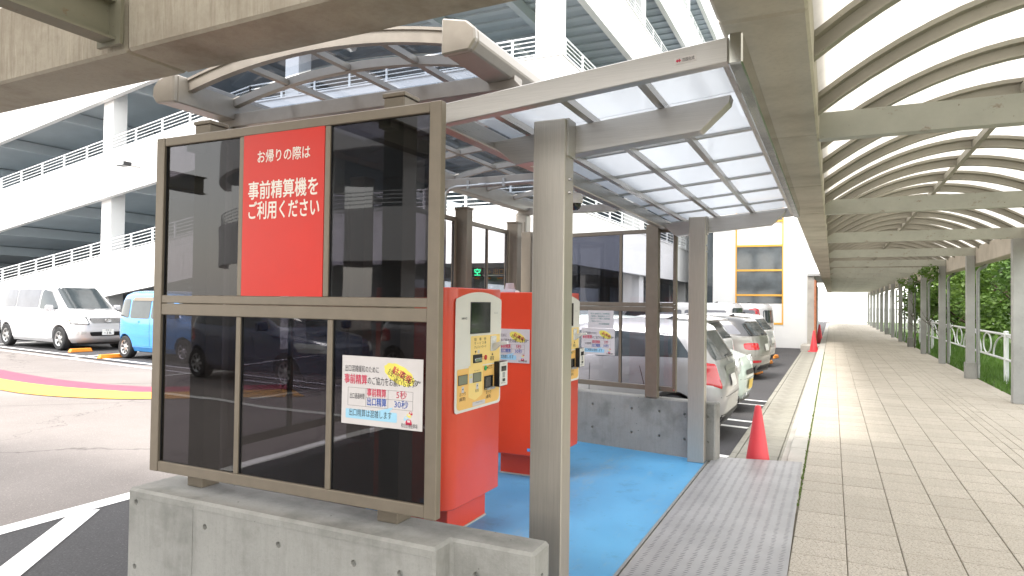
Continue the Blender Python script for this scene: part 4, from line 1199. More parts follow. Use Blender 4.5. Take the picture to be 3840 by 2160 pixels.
# ------------------------------------------------------------------ vehicles
def interp(P, z):
    if z <= P[0][0]: return P[0][1:]
    for a, b in zip(P[:-1], P[1:]):
        if z <= b[0]:
            t = (z - a[0]) / (b[0] - a[0])
            return tuple(a[i] + (b[i] - a[i]) * t for i in (1, 2, 3))
    return P[-1][1:]
def car(name, label, loc, rz, P, col, r=.3, wx=(-1.25, 1.25), n=5.0, side=(), front=(), rear=(), roof_col=None, split=None, group=None, cat='car', track=None, spokes=7, extras=None):
    c = thing(name, label, cat, loc, rz, group)
    zs = []
    for a, b in zip(P[:-1], P[1:]):
        k = max(1, int((b[0] - a[0]) / .05))
        zs += [a[0] + (b[0] - a[0]) * i / k for i in range(k)]
    zs.append(P[-1][0])
    NN = 64
    rings = []
    for z in zs:
        xr, xf, w = interp(P, z)
        a, xc = (xf - xr) / 2, (xf + xr) / 2
        ring = []
        for i in range(NN):
            t = 2 * math.pi * (i + .5) / NN
            ct, st = math.cos(t), math.sin(t)
            ring.append((xc + a * math.copysign(abs(ct) ** (2 / n), ct), w * math.copysign(abs(st) ** (2 / n), st), z))
        rings.append(ring)
    def skin(rs, nm, mat):
        m = MB()
        vs = [p for q in rs for p in q]
        fs = [(j * NN + i, j * NN + (i + 1) % NN, (j + 1) * NN + (i + 1) % NN, (j + 1) * NN + i) for j in range(len(rs) - 1) for i in range(NN)]
        fs += [tuple(range(NN - 1, -1, -1)), tuple(range((len(rs) - 1) * NN, len(rs) * NN))]
        m.add(vs, fs)
        return m.build(nm, mat, c)
    if split:
        k = max(i for i, z in enumerate(zs) if z <= split)
        body = skin(rings[:k + 1], 'body', mt[col]); rf = skin(rings[k:], 'roof', mt[roof_col])
        rf.data.shade_smooth(); rf.data.set_sharp_from_angle(angle=R(38))
    else:
        body = skin(rings, 'body', mt[col])
    W = max(p[3] for p in P)
    tk = track or W - .02
    kb = MB()
    for x in wx:
        for s in (-1, 1): kb.cyl((x, s * (W - .26), r), (x, s * (W + .2), r), r + .055, None, 28)
    body.parent = None
    cut(body, kb)
    body.parent = c
    body.data.shade_smooth(); body.data.set_sharp_from_angle(angle=R(38))
    MB().box(min(wx) - .5, max(wx) + .5, -W + .28, W - .28, .16, .5).build('underbody', mt['black'], c)
    def ys(x, z):
        xr, xf, w = interp(P, z); a, xc = (xf - xr) / 2, (xf + xr) / 2
        return w * max(0, 1 - min(1, abs((x - xc) / a)) ** n) ** (1 / n)
    def xs(y, z, e):
        xr, xf, w = interp(P, z); a, xc = (xf - xr) / 2, (xf + xr) / 2
        return xc + e * a * max(0, 1 - min(1, abs(y / w)) ** n) ** (1 / n)
    def on_side(nm, poly, mat, off=.006, parent=c, both=True, rr=.05, rows=12):
        out = []
        for s in ((-1, 1) if both else (-1,)):
            o = patch(rpoly(poly, rr), lambda x, z: (x, s * (ys(x, z) + off), z), rows, 8).build(nm, mt[mat], parent, smooth=50)
            out.append(o)
        return out
    def on_end(nm, poly, mat, e, off=.008, parent=c, rr=.04, rows=12, cols=10):
        return patch(rpoly(poly, rr), lambda y, z: (xs(y, z, e) + e * off, y, z), rows, cols).build(nm, mt[mat], parent, smooth=50)
    for nm, poly, mat in side: on_side(nm, poly, mat)
    for e, lst in ((1, front), (-1, rear)):
        for it in lst:
            nm, poly, mat = it[:3]
            mir = len(it) > 3 and it[3]
            rr = .018 if 'plate' in nm else .04
            off = .02 if 'plate' in nm else .004 if 'surround' in nm else .009
            on_end(nm, poly, mat, e, off, rr=rr)
            if mir: on_end(nm, [(-y, z) for y, z in poly], mat, e, off, rr=rr)
    # wheels
    wm = MB().lathe([(r * .62, -.10), (r * .9, -.105), (r * .985, -.08), (r, -.03), (r, .03), (r * .985, .08), (r * .9, .105), (r * .62, .10), (r * .62, -.10)], (0, 0, 0), 'y', 28)
    wm.f = wm.f[:-2]
    first = None
    for x in wx:
        for s in (-1, 1):
            if first is None:
                first = wm.build('wheel', mt['rubber'], c, smooth=40)
                rimo = MB().lathe([(0, -.085), (r * .12, -.085), (r * .2, -.07), (r * .55, -.078), (r * .63, -.098), (r * .66, -.09), (r * .66, .09)], (0, 0, 0), 'y', 28).build('rim', mt['rim'], first, smooth=40)
                hl = MB()
                for k in range(spokes):
                    a0, a1 = 2 * math.pi * (k + .22) / spokes, 2 * math.pi * (k + .78) / spokes
                    q = [(r * .27, (a0 + a1) / 2 - .12), (r * .27, (a0 + a1) / 2 + .12), (r * .54, a1), (r * .56, (a0 + a1) / 2), (r * .54, a0)]
                    hl.add([(rr_ * math.cos(t), -.0835 - (.0 if rr_ < r * .4 else .002), rr_ * math.sin(t)) for rr_, t in q], [(0, 1, 2, 3, 4)])
                hl.build('rim_opening', mt['black'], first)
                first.location = (x, s * (tk - .1), r)
                w0 = first
            else:
                w0 = copy_tree(first, c)
                w0.location = (x, s * (tk - .1), r)
            w0.rotation_euler = (0, random.uniform(0, 1), 0 if s < 0 else math.pi)
    if extras: extras(c, ys, xs, on_side, on_end)
    return c
def mirrors(c, x, z, y, mat, w=.2):
    for s in (-1, 1):
        MB().box(x - .06, x + .06, s * y, s * (y + w), z, z + .17).build('mirror', mt[mat], c, bev=.03, smooth=40)
def handles(on_side, xs_, z, mat):
    for x in xs_: on_side('door_handle', [(x, z), (x + .19, z), (x + .19, z + .04), (x, z + .04)], mat, off=.022, rr=.02, rows=4)
def line(on_side, poly, off=.0025):
    on_side('door_gap', poly, 'black', off=off, rr=.001, rows=10)
sm = 1.04
VAN = [(.22, -2.25, 2.2, .80), (.34, -2.38, 2.38, .86), (.55, -2.42, 2.46, .885), (.8, -2.42, 2.45, .89), (.98, -2.4, 2.36, .885), (1.06, -2.39, 2.1, .88), (1.12, -2.38, 1.80, .87), (1.16, -2.37, 1.68, .865),
       (1.5, -2.33, 1.18, .82), (1.78, -2.26, .80, .77), (1.88, -2.18, .62, .72), (1.93, -2.0, .3, .64), (1.96, -1.6, -.2, .48)]
def van_x(c, ys, xs, on_side, on_end):
    mirrors(c, 1.2, 1.12, .86, 'c_white')
    handles(on_side, (-.25, .62), .98, 'c_white')
    line(on_side, [(.45, .38), (.462, .38), (.462, 1.15), (.45, 1.15)]); line(on_side, [(-.62, .38), (-.608, .38), (-.608, 1.15), (-.62, 1.15)])
    g = on_end('grille', [(-.42, .79), (.42, .79), (.48, .93), (-.48, .93)], 'black', 1, .01)
    for k in range(4): on_end('grille_bar', [(-.44, .805 + k * .032), (.44, .805 + k * .032), (.44, .817 + k * .032), (-.44, .817 + k * .032)], 'rim', 1, .016, rr=.004, rows=2)
    e = MB()
    for a_, b_, t in ((.075, .048, 0), (.03, .044, 0), (.06, .02, .018)):
        e.tube([(2.49, a_ * math.cos(q), .865 + t + b_ * math.sin(q)) for q in [2 * math.pi * i / 20 for i in range(20)]], .008, 5, True)
    e.build('emblem', mt['chrome'], c)
    on_end('lower_grille', [(-.42, .42), (.42, .42), (.48, .54), (-.48, .54)], 'black', 1, .01)
    for x0 in (-.45, .2):
        MB().bar((1.80, x0, 1.155), (1.66, x0 + .5, 1.175), .014, .012).build('wiper', mt['black'], c)
    p = MB().box(0, .33, 0, .165, -.006, 0).build('number_plate', mt['plate'], c)
    p.matrix_local = plane4((2.505, -.165, .45), (0, 1, 0), (0, 0, 1))
    textm('愛媛 50', .05, mt['ink'], p, .09, .118, width=.16); textm('・3 8-', .1, mt['ink'], p, .03, .02, width=.2, bold=.002)
    on_end('bumper_gap', [(-.84, .70), (.84, .70), (.84, .706), (-.84, .706)], 'galv', 1, .004, rr=.001, rows=2)
    on_side('side_marker', [(2.0, .86), (2.09, .86), (2.09, .89), (2.0, .89)], 'stop', rr=.01, rows=2)
car('white_van', 'white minivan parked leftmost on the lot, facing right', (-21.37, 12.72, LOT), R(-5), VAN, 'c_white', .34, (-1.57, 1.57), 5.5,
    side=[('side_window', [(-2.15, 1.2), (-1.0, 1.2), (-1.0, 1.74), (-2.0, 1.74)], 'carglass_lt'), ('side_window', [(-.96, 1.2), (.36, 1.2), (.36, 1.75), (-.96, 1.75)], 'carglass_lt'),
          ('side_window', [(.44, 1.17), (1.38, 1.17), (.72, 1.72), (.44, 1.74)], 'carglass')],
    front=[('windscreen', [(-.78, 1.19), (.78, 1.19), (.66, 1.80), (-.66, 1.80)], 'carglass'), ('lamp_surround', [(.475, .73), (.82, .76), (.862, .97), (.53, .995)], 'black', True), ('headlamp', [(.5, .75), (.80, .78), (.84, .95), (.56, .97)], 'headlamp', True), ('fog_lamp', [(.55, .47), (.80, .47), (.80, .56), (.55, .56)], 'headlamp', True)],
    extras=van_x, cat='van', spokes=6)
BLUE = [(.2, -1.6, 1.6, .66), (.32, -1.68, 1.7, .72), (.6, -1.72, 1.76, .745), (.88, -1.72, 1.72, .745), (.96, -1.70, 1.5, .74), (1.02, -1.69, 1.2, .735), (1.08, -1.68, 1.1, .73), (1.45, -1.6, .70, .68), (1.6, -1.5, .5, .64), (1.68, -1.3, .2, .55), (1.71, -1.0, -.1, .42)]
def blue_x(c, ys, xs, on_side, on_end):
    mirrors(c, .86, 1.05, .73, 'c_blue', .17); handles(on_side, (-.75, .15), .92, 'c_blue')
    on_end('tail_lamp', [(.52, .72), (.66, .72), (.66, .95), (.52, .95)], 'taillamp', -1, .012); on_end('tail_lamp', [(-.66, .72), (-.52, .72), (-.52, .95), (-.66, .95)], 'taillamp', -1, .012)
    line(on_side, [(-.12, .34), (-.11, .34), (-.11, 1.05), (-.12, 1.05)])
    on_side('belt_crease', [(-1.5, .74), (1.3, .70), (1.3, .706), (-1.5, .746)], 'c_blue', off=.006, rr=.001, rows=2)
    on_side('sill_trim', [(-.85, .30), (.85, .30), (.85, .34), (-.85, .34)], 'c_blue', off=.012, rr=.01, rows=3)
    on_side('rain_visor', [(-.92, 1.46), (.42, 1.46), (.3, 1.55), (-.86, 1.55)], 'bronze', off=.022, rr=.03, rows=4)
car('blue_hatchback', 'sky blue boxy hatchback parked between the white minivan and the dark screen', (-14.9, 11.75, LOT), R(-5), BLUE, 'c_blue', .285, (-1.2, 1.2), 6.0,
    side=[('side_window', [(-1.5, 1.06), (-1.02, 1.02), (-1.02, 1.5), (-1.36, 1.5)], 'carglass'), ('side_window', [(-.96, 1.02), (-.14, 1.02), (-.14, 1.5), (-.96, 1.5)], 'carglass'), ('side_window', [(-.08, 1.02), (.98, 1.06), (.55, 1.5), (-.08, 1.5)], 'carglass')],
    front=[('windscreen', [(-.66, 1.11), (.66, 1.11), (.58, 1.58), (-.58, 1.58)], 'carglass'), ('headlamp', [(.45, .66), (.68, .66), (.68, .84), (.45, .84)], 'headlamp', True)],
    rear=[('rear_window', [(-.6, 1.05), (.6, 1.05), (.54, 1.5), (-.54, 1.5)], 'carglass')], extras=blue_x, spokes=8)

def row(name, label, rear_x, y, L, nose_right=False, yaw=172, **kw):
    d = Vector((math.cos(R(yaw)), math.sin(R(yaw)), 0))
    p = Vector((rear_x, y, LOTR)) + d * (L / 2)
    return car(name, label, (p.x, p.y, LOTR), R(yaw - 180 if nose_right else yaw), group='cars parked along the walkway', **kw)
def hatch(L, H, W, belt=.92, tail=.18, hood=.9, rake=.75):
    h = L / 2
    return [(.2, -h + .1, h - .1, W - .1), (.32, -h + .02, h - .03, W - .02), (.55, -h, h, W), (.72, -h + .01, h - .02, W), (hood - .1, -h + .03, h - .12, W - .005), (hood, -h + .05, h - .45, W - .01), (belt + .02, -h + .06, h - .95, W - .02),
            (belt + .08, -h + .08, h - 1.08, W - .03), (H - .25, -h + tail * 1.4, h - 1.08 - rake * .72, W - .12), (H - .1, -h + tail * 1.9, h - 1.08 - rake, W - .19), (H - .03, -h + tail * 2.6, h - 1.35 - rake, W - .27), (H, -h + tail * 4.5, h - 1.7 - rake, W - .42)]
def std(L, H, W, belt, col, glass='carglass', lamps=None, spoiler=False, wheels=.29, plate='plate', rg=None):
    h = L / 2
    side = [('side_window', [(-h + .38, belt + .12), (-.25, belt + .1), (-.25, H - .15), (-h + .62, H - .17)], glass), ('side_window', [(-.18, belt + .1), (h - 1.15, belt + .1), (h - 1.75, H - .16), (-.18, H - .15)], glass)]
    rear = [('rear_window', rg or [(-W + .2, belt + .1), (W - .2, belt + .1), (W - .27, H - .15), (-W + .27, H - .15)], 'carglass'), ('number_plate', [(-.165, .66), (.165, .66), (.165, .82), (-.165, .82)], plate)]
    rear += lamps or [('tail_lamp', [(W - .24, .70), (W - .045, .70), (W - .06, .98), (W - .2, .98)], 'taillamp', True)]
    front = [('windscreen', [(-W + .16, belt + .12), (W - .16, belt + .12), (W - .24, H - .14), (-W + .24, H - .14)], 'carglass'), ('headlamp', [(W - .4, .62), (W - .06, .64), (W - .06, .82), (W - .35, .78)], 'headlamp', True)]
    def ex(c, ys, xs, on_side, on_end):
        mirrors(c, h - 1.2, belt + .06, W - .02, col)
        handles(on_side, (-h + 1.15, .28), belt - .12, col)
        line(on_side, [(-.22, .32), (-.212, .32), (-.212, belt), (-.22, belt)]); line(on_side, [(-h + .95, .60), (-h + .958, .60), (-h + 1.05, belt), (-h + 1.042, belt)])
        on_end('bumper_gap', [(-W + .06, .56), (W - .06, .56), (W - .06, .566), (-W + .06, .566)], 'black', -1, .003, rr=.001, rows=2)
        on_end('rear_wiper', [(-.3, belt + .13), (.05, belt + .13), (.05, belt + .15), (-.3, belt + .15)], 'black', -1, .03, rr=.004, rows=2)
        on_end('lower_bumper', [(-W + .12, .22), (W - .12, .22), (W - .1, .34), (-W + .1, .34)], 'black', -1, .006, rr=.02, rows=4)
        on_side('fuel_cap', [(-h + .52, .78), (-h + .68, .78), (-h + .68, .94), (-h + .52, .94)], col, off=.004, rr=.07)
        if spoiler:
            z = H - .07; x = xs(0, H - .1, -1)
            MB().prism([(x + .16, z + .03), (x - .12, z - .01), (x - .13, z - .035), (x + .1, z - .04)], lambda u, v, t: (u, t, v), -W + .24, W - .24).build('spoiler', mt[col], c, bev=.01, smooth=40)
        MB().prism([(-h + .95, H - .012), (-h + .75, H - .012), (-h + .78, H + .055)], lambda u, v, t: (u, t, v), -.02, .02).build('roof_aerial', mt['black'], c, bev=.005)
    return dict(P=hatch(L, H, W, belt), col=col, r=wheels, wx=(-h + .62, h - .72), side=side, rear=rear, front=front, extras=ex)
s1 = std(3.9, 1.53, .85, .93, 'c_silver', lamps=[('tail_lamp', [(.60, .66), (.80, .74), (.78, 1.02), (.66, 1.0)], 'taillamp', True), ('boot_handle', [(-.35, .88), (.35, .88), (.35, .95), (-.35, .95)], 'rim'), ('emblem', [(-.05, .98), (.05, .98), (.05, 1.06), (-.05, 1.06)], 'rim')])
row('silver_hatchback', 'silver hatchback parked nearest, right behind the far concrete wall', -1.19, 9.42, 3.9, yaw=178, n=6.5, **s1)
mp = hatch(3.4, 1.52, .73, .95, .1, .98, .6)
def mint_x(c, ys, xs, on_side, on_end):
    for s in (-1, 1):
        q = s * .52
        x = xs(q, .74, 1)
        MB().lathe([(.0, .045), (.10, .03), (.125, .005), (.135, -.03)], (x, q, .74), 'x', 22).build('headlamp', mt['headlamp'], c, smooth=60)
        MB().tube([(x + .004, q + .138 * math.cos(a), .74 + .138 * math.sin(a)) for a in [2 * math.pi * i / 22 for i in range(22)]], .014, 6, True).build('headlamp_ring', mt['chrome'], c, smooth=60)
    on_end('grille', [(-.3, .60), (.3, .60), (.3, .68), (-.3, .68)], 'black', 1, .008)
    mirrors(c, .62, 1.0, .71, 'black', .16)
    on_end('bumper_gap', [(-.64, .54), (.64, .54), (.64, .546), (-.64, .546)], 'black', 1, .004, rr=.001, rows=2)
row('mint_car', 'pale mint small car with round headlamp parked nose out beside the silver hatchback', -1.22, 11.75, 3.4, True, yaw=176, P=mp, col='c_mint', r=.27, wx=(-1.1, 1.1),
    side=[('side_window', [(-1.45, 1.06), (-.2, 1.05), (-.2, 1.36), (-1.3, 1.36)], 'carglass'), ('side_window', [(-.14, 1.05), (.5, 1.05), (.08, 1.36), (-.14, 1.36)], 'carglass')],
    front=[('windscreen', [(-.6, 1.06), (.6, 1.06), (.5, 1.38), (-.5, 1.38)], 'carglass'), ('number_plate', [(-.165, .36), (.165, .36), (.165, .52), (-.165, .52)], 'plate_y')], extras=mint_x)
s3 = std(3.9, 1.52, .82, .96, 'c_white', spoiler=True)
row('white_hatchback', 'white hatchback with roof spoiler parked between the mint car and the grey estate', -1.85, 14.1, 3.9, **s3)
L4, H4 = 4.2, 1.46
P4 = hatch(L4, H4, .90, .93, .16, .93, .6)
s4 = std(L4, H4, .90, .93, 'c_greige', glass='carglass_lt', wheels=.31, lamps=[('tail_lamp', [(.55, .70), (.80, .70), (.80, .86), (.55, .86)], 'taillamp', True), ('lamp_core', [(.63, .75), (.72, .75), (.72, .81), (.63, .81)], 'btn_red', True), ('rear_fog_lamp', [(.45, .40), (.72, .40), (.72, .46), (.45, .46)], 'taillamp', True)])
row('grey_estate', 'warm grey estate car with black roof and square red lamps', -1.40, 17.0, L4, roof_col='c_black', split=1.02, **s4)
s5 = std(4.5, 1.49, .87, .95, 'c_white', lamps=[('tail_lamp', [(.62, .72), (.82, .80), (.79, 1.06), (.72, 1.0)], 'taillamp', True)])
row('white_liftback', 'white liftback with sloping tail parked beyond the grey estate', -1.52, 20.3, 4.5, **s5)
s6 = std(4.6, 1.78, .86, 1.0, 'c_white', glass='carglass_lt')
s6['P'] = [(.2, -2.2, 2.2, .76), (.34, -2.28, 2.28, .84), (.6, -2.3, 2.3, .86), (1.0, -2.29, 2.2, .86), (1.06, -2.28, 2.0, .855), (1.12, -2.28, 1.9, .85), (1.62, -2.24, 1.4, .80), (1.72, -2.2, 1.25, .75), (1.77, -2.1, 1.0, .66), (1.79, -1.7, .6, .5)]
s6['front'] = []
s6['side'] = [('side_window', [(-2.05, 1.15), (-.7, 1.15), (-.7, 1.55), (-2.0, 1.55)], 'carglass_lt'), ('side_window', [(-.6, 1.15), (.5, 1.15), (.5, 1.55), (-.6, 1.55)], 'carglass_lt'), ('side_window', [(.6, 1.15), (1.6, 1.15), (1.3, 1.55), (.6, 1.55)], 'carglass')]
row('white_van', 'white van with long flat roof parked beyond the white liftback', -2.62, 22.6, 4.6, cat='van', **s6)
s7 = dict(s6); s7['rear'] = [('rear_window', [(-.66, 1.1), (.66, 1.1), (.62, 1.55), (-.62, 1.55)], 'carglass'), ('tail_lamp', [(.70, 1.08), (.83, 1.08), (.77, 1.62), (.70, 1.62)], 'taillamp', True), ('number_plate', [(-.165, .66), (.165, .66), (.165, .82), (-.165, .82)], 'plate')]
row('white_wagon', 'white wagon with tall red lamp parked last before the white building', -1.95, 25.6, 4.6, **s7)
# ------------------------------------------------------------------ cones, wheel stops
def cone(loc, label, s=1.0, group='red traffic cones'):
    c = thing('traffic_cone', label, 'traffic cone', loc, 0, group)
    MB().lathe([(.135 * s, .028), (.03 * s, .70 * s), (.022 * s, .715 * s), (0, .72 * s)], (0, 0, 0), 'z', 28).build('cone_body', mt['cone'], c, smooth=50)
    q = rpoly([(-.185 * s, -.185 * s), (.185 * s, -.185 * s), (.185 * s, .185 * s), (-.185 * s, .185 * s)], .04)
    MB().prism(q, lambda u, v, t: (u, v, t), 0, .027).build('cone_base', mt['cone'], c, bev=.006)
    return c
cone((-.665, 7.10, LOTR + .024), 'red traffic cone standing on the gutter beside the steel plate', 1.0)
cone((-.62, 27.4, LOTR + .024), 'red traffic cone at the foot of the white building', 1.1)
cone((-.55, 34.6, LOTR), 'distant red traffic cone beyond the copper coloured door', 1.2)
stp = None
def stop(x, y, rz, label, z=LOT):
    o = MB().prism([(-.30, 0), (.30, 0), (.26, .1), (-.26, .1)], lambda u, v, t: (t + (.02 if v == 0 else 0) * (1 if t > 0 else -1), u, v), -.06, .06).build('wheel_stop', mt['stop'], bev=.012)
    o.location = (x, y, z); o.rotation_euler = (0, 0, rz)
    return tag(o, label, 'wheel stop', 'orange wheel stops')
stop(-18.92, 11.75, R(-5), 'orange wheel stop in front of the minivan near front wheel')
stop(-18.80, 13.35, R(-5), 'orange wheel stop in front of the minivan far front wheel')
stop(-16.5, 11.0, R(-5), 'orange wheel stop behind the blue hatchback rear wheel')
for i, (y, who) in enumerate(((9.9, 'silver hatchback'), (12.6, 'mint car'), (18.0, 'grey estate'), (21.2, 'white liftback'), (23.6, 'white van beside the white building'))):
    p = Vector((-1.62, y, 0)) + Vector(ud) * .1
    stop(p.x, p.y, R(170), 'orange wheel stop beside the tail of the ' + who, LOTR)

# ------------------------------------------------------------------ white fence with rings, verge, shrubs and trees
verge = sheet('verge', [(2.78, -6), (40, -6), (40, 75), (2.78, 75)], -.05, mt['soil'], 'grassy verge beside the walkway')
rg = random.Random(11)
g = MB()
for i in range(26000):
    y = 9 + 34 * rg.random() ** 1.6
    x = 2.80 + (1.9 + y * .06) * rg.random()
    h = .05 + .14 * rg.random() * (1.5 if x > 3.1 else .7); a = rg.uniform(0, 6.3); w = .007 + .0004 * y
    dx, dy = math.cos(a) * w, math.sin(a) * w
    lx_, ly_ = rg.gauss(0, .05), rg.gauss(0, .05)
    g.add([(x - dx, y - dy, -.05), (x + dx, y + dy, -.05), (x + lx_, y + ly_, -.05 + h)], [(0, 1, 2)])
tag(g.build('grass', mt['grass'], fix=False), 'long green grass on the verge behind the columns', 'grass', None, 'stuff')
fn = thing('ring_fence', 'white tubular fence with ring ornaments between walkway and trees', 'fence', (3.22, 24, 0))
fx, bay = 3.22, 3.76
p0 = 16.83 - 2 * bay
po = rl = None
for i in range(8):
    y = p0 + i * bay
    if po is None:
        po = MB().cyl((fx, y, -.1), (fx, y, 1.0), .045, .045, 12).build('fence_post', mt['blockwall'], fn, world=True, smooth=40)
        pcp = MB().lathe([(.05, 1.0), (.05, 1.015), (.02, 1.03), (0, 1.03)], (fx, y, 0), 'z', 12).build('post_cap', mt['blockwall'], po, world=True)
        ra = [MB().cyl((fx, y + .046, z), (fx, y + bay - .046, z), .026, .026, 10).build('fence_rail', mt['blockwall'], fn, world=True, smooth=40) for z in (.95, .44)]
        zc, rz_ = .695, .228
        rings = []
        for cy, rr in ((1.88, .42),):
            rings.append(MB().tube([(fx, y + cy + rr * math.cos(t), zc + rz_ * math.sin(t)) for t in [2 * math.pi * k / 26 for k in range(26)]], .016, 6, True).build('ring', mt['blockwall'], fn, world=True, smooth=50))
        for sg_, cy in ((1, .05), (-1, bay - .05)):
            rings.append(MB().tube([(fx, y + cy + sg_ * 1.15 * math.sin(t), .47 + .455 * math.cos(t)) for t in [R(90) * k / 10 for k in range(11)]], .018, 6).build('quarter_arc', mt['blockwall'], fn, world=True, smooth=50))
        parts = [po] + ra + rings
    else:
        for q in parts: put(q, fn, (0, i * bay, 0))
def tree(name, label, loc, H, rx, rz_, cz, nleaf, ls, mat, seed, trunk=.08, group='trees and shrubs beyond the ring fence', cat='tree', clumps=38, low=.0, squash=1.0):
    rr = random.Random(seed)
    t = thing(name, label, cat, loc, 0, group)
    tb = MB()
    def limb(p, d, r, L, k):
        pts, rs = [p], [r]
        q = Vector(p)
        for i in range(5):
            d = (d + Vector((rr.gauss(0, .12), rr.gauss(0, .12), .05))).normalized()
            q = q + d * (L / 5); pts.append(q.copy()); rs.append(r * (1 - .13 * (i + 1)))
        tb.tube(pts, rs, 7)
        if k > 0:
            for j in range(4):
                b = pts[rr.randint(2, 5)]
                a = rr.uniform(0, 6.28)
                limb(b, Vector((math.cos(a), math.sin(a), rr.uniform(.4, 1.1))).normalized(), r * .45, L * .6, k - 1)
    for j in range(3 if cat == 'shrub' else 1):
        limb(Vector((rr.gauss(0, .15) * j, rr.gauss(0, .15) * j, -.1)), Vector((rr.gauss(0, .15), rr.gauss(0, .15), 1)).normalized(), trunk, H * .62, 2)
    tb.build('trunk', mt['bark'], t, smooth=60)
    cl = []
    for i in range(clumps):
        while True:
            u = Vector((rr.uniform(-1, 1), rr.uniform(-1, 1), rr.uniform(-1, 1)))
            if .25 < u.length < 1: break
        u = u.normalized() * (u.length ** .6)
        cl.append((Vector((u.x * rx, u.y * rx * squash, cz + u.z * rz_)), rr.uniform(.22, .5) * rx * .75))
    m = MB()
    vs, fs = [], []
    for i in range(nleaf):
        c, r = cl[rr.randrange(len(cl))]
        d = Vector((rr.gauss(0, 1), rr.gauss(0, 1), rr.gauss(0, .8))).normalized()
        p = c + d * (r * rr.random() ** .45)
        if p.z < low: continue
        a = Vector((rr.gauss(0, 1), rr.gauss(0, 1), rr.gauss(-.3, .6))).normalized()
        b = a.cross(d + Vector((.01, .02, .6))).normalized()
        s = ls * rr.uniform(.6, 1.3)
        o = len(vs)
        vs += [p, p + a * (s * .5) + b * (s * .28), p + a * s, p + a * (s * .5) - b * (s * .28)]
        fs.append((o, o + 1, o + 2, o + 3))
    m.add(vs, fs)
    m.build('crown', mt[mat], t, fix=False)
    return t
tree('broadleaf_tree', 'dense dark green tree rising right of the nearest column', (5.3, 15.2, 0), 4.2, 1.75, 1.9, 2.5, 9000, .13, 'leaf_a', 1, .1, clumps=46, low=.5)
tree('broadleaf_tree', 'dark green tree between the first two columns', (5.0, 19.2, 0), 4.0, 1.6, 1.8, 2.4, 8000, .14, 'leaf_a', 2, .1, clumps=44, low=.5)
tree('broadleaf_tree', 'bright green tree behind the pipe of the second column', (5.1, 24.0, 0), 4.0, 1.7, 1.8, 2.4, 7500, .16, 'leaf_b', 3, .09, low=.6)
tree('broadleaf_tree', 'loose yellow green tree overhanging the canopy edge farther on', (4.3, 28.0, 0), 3.9, 1.6, 1.7, 2.2, 6500, .18, 'leaf_b', 4, .09, low=.6)
tree('broadleaf_tree', 'bright leafy tree seen between the far columns', (4.6, 33.5, 0), 4.0, 1.8, 1.8, 2.2, 6000, .2, 'leaf_b', 5, .09, low=.5)
tree('broadleaf_tree', 'tall dark tree filling the background behind the ring fence', (8.6, 22.0, 0), 6.0, 2.8, 2.8, 3.3, 9000, .2, 'leaf_a', 6, .14, clumps=56, low=.3)
tree('broadleaf_tree', 'green background tree at the right edge behind the nearest column', (8.4, 15.0, 0), 5.6, 2.4, 2.6, 3.1, 8000, .18, 'leaf_b', 7, .14, clumps=50, low=.3)
tree('broadleaf_tree', 'far green tree behind the loose yellow green one', (8.0, 31.0, 0), 5.8, 2.8, 2.7, 3.0, 7500, .24, 'leaf_b', 8, .14, clumps=50, low=.2)
tree('broadleaf_tree', 'farthest pale green tree beside the walkway end', (7.0, 42.0, 0), 5.2, 3.0, 2.5, 2.7, 7000, .3, 'leaf_b', 9, .14, clumps=50, low=.1)
tree('climbing_vine', 'leafy vine hanging from the canopy edge over the third column', (2.75, 21.6, 0), 2.4, .55, .28, 2.5, 650, .10, 'leaf_b', 10, .02, cat='vine', clumps=14, low=1.9, squash=1.8)
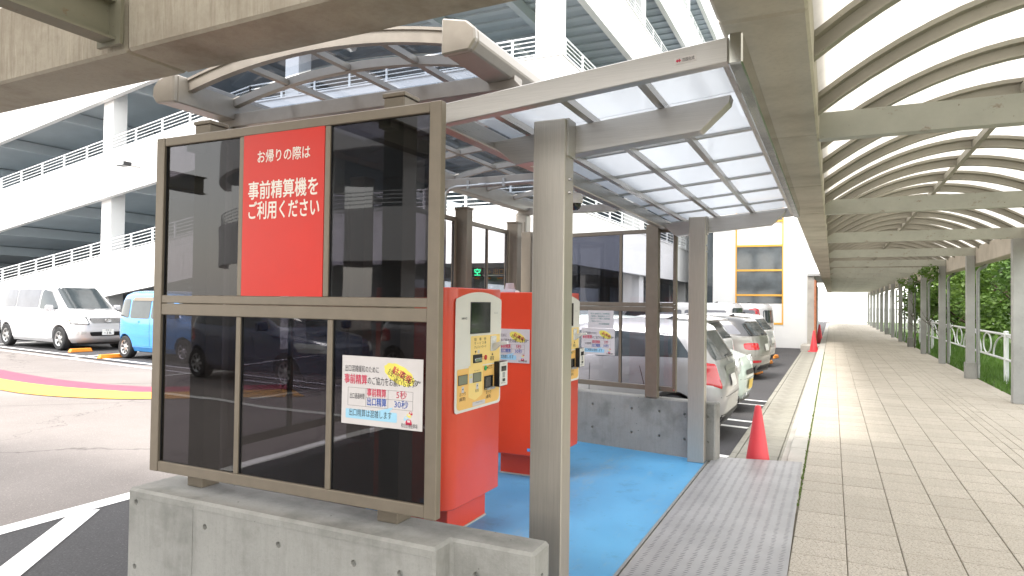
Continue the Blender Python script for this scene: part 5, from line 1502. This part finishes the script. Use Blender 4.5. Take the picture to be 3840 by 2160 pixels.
tree('climbing_vine', 'leafy vine hanging from the canopy edge farther down the walkway', (2.7, 28.5, 0), 2.3, .55, .4, 2.35, 500, .11, 'leaf_b', 12, .02, cat='vine', clumps=14, low=1.5, squash=1.8)
# ------------------------------------------------------------------ what stands behind the camera and shows in the glass
ob = thing('opposite_building', 'white terminal building with railing behind the camera, mirrored in the dark glass', 'building', (-18, -17, 0))
def arcw(name, mat, r0, r1, z0, z1, a0=20, a1=150, n=26):
    c = (-17, -27)
    vs, fs = [], []
    for i in range(n + 1):
        a = R(a0 + (a1 - a0) * i / n)
        for r in (r0, r1):
            for z in (z0, z1): vs.append((c[0] + r * math.cos(a), c[1] + r * .8 * math.sin(a), z))
    for i in range(n):
        o = i * 4
        fs += [(o, o + 4, o + 5, o + 1), (o + 2, o + 3, o + 7, o + 6), (o + 1, o + 5, o + 7, o + 3), (o, o + 2, o + 6, o + 4)]
    fs += [(0, 1, 3, 2), (n * 4, n * 4 + 2, n * 4 + 3, n * 4 + 1)]
    return MB().add(vs, fs).build(name, mat, ob, world=True)
for z in (3.0, 7.2, 11.4):
    arcw('parapet', mt['wall_white'], 14.0, 14.3, z, z + 1.9)
    arcw('deck', mt['garage_grey'], 6, 13.99, z + .3, z + .5)
    for k in range(4): arcw('railing', mt['rail_white'], 14.1, 14.14, z + 2.05 + k * .15, z + 2.08 + k * .15)
arcw('core_wall', mt['garage_grey'], 5.5, 6, LOT, 13)
for a in range(25, 150, 18):
    x, y = -17 + 12.5 * math.cos(R(a)), -27 + 10 * math.sin(R(a))
    box('column', mt['wall_white'], ob, x - .3, x + .3, y - .3, y + .3, LOT, 11.4)
q1 = std(4.1, 1.5, .85, .93, 'c_dark')
car('dark_blue_car', 'dark blue car behind the camera, mirrored in the lower dark glass', (-9.6, -5.2, LOT), R(10), group='cars standing behind the camera', **q1)
q2 = std(4.2, 1.5, .85, .93, 'c_silver')
car('silver_car', 'silver car behind the camera, mirrored in the lower dark glass', (-6.6, -7.6, LOT), R(5), group='cars standing behind the camera', **q2)
stripe((-14, -3.2), (-3, -2.4), .14); stripe((-11.5, -8.5), (-12, -3.4), .14); stripe((-7.6, -9.5), (-8.2, -3.2), .14)
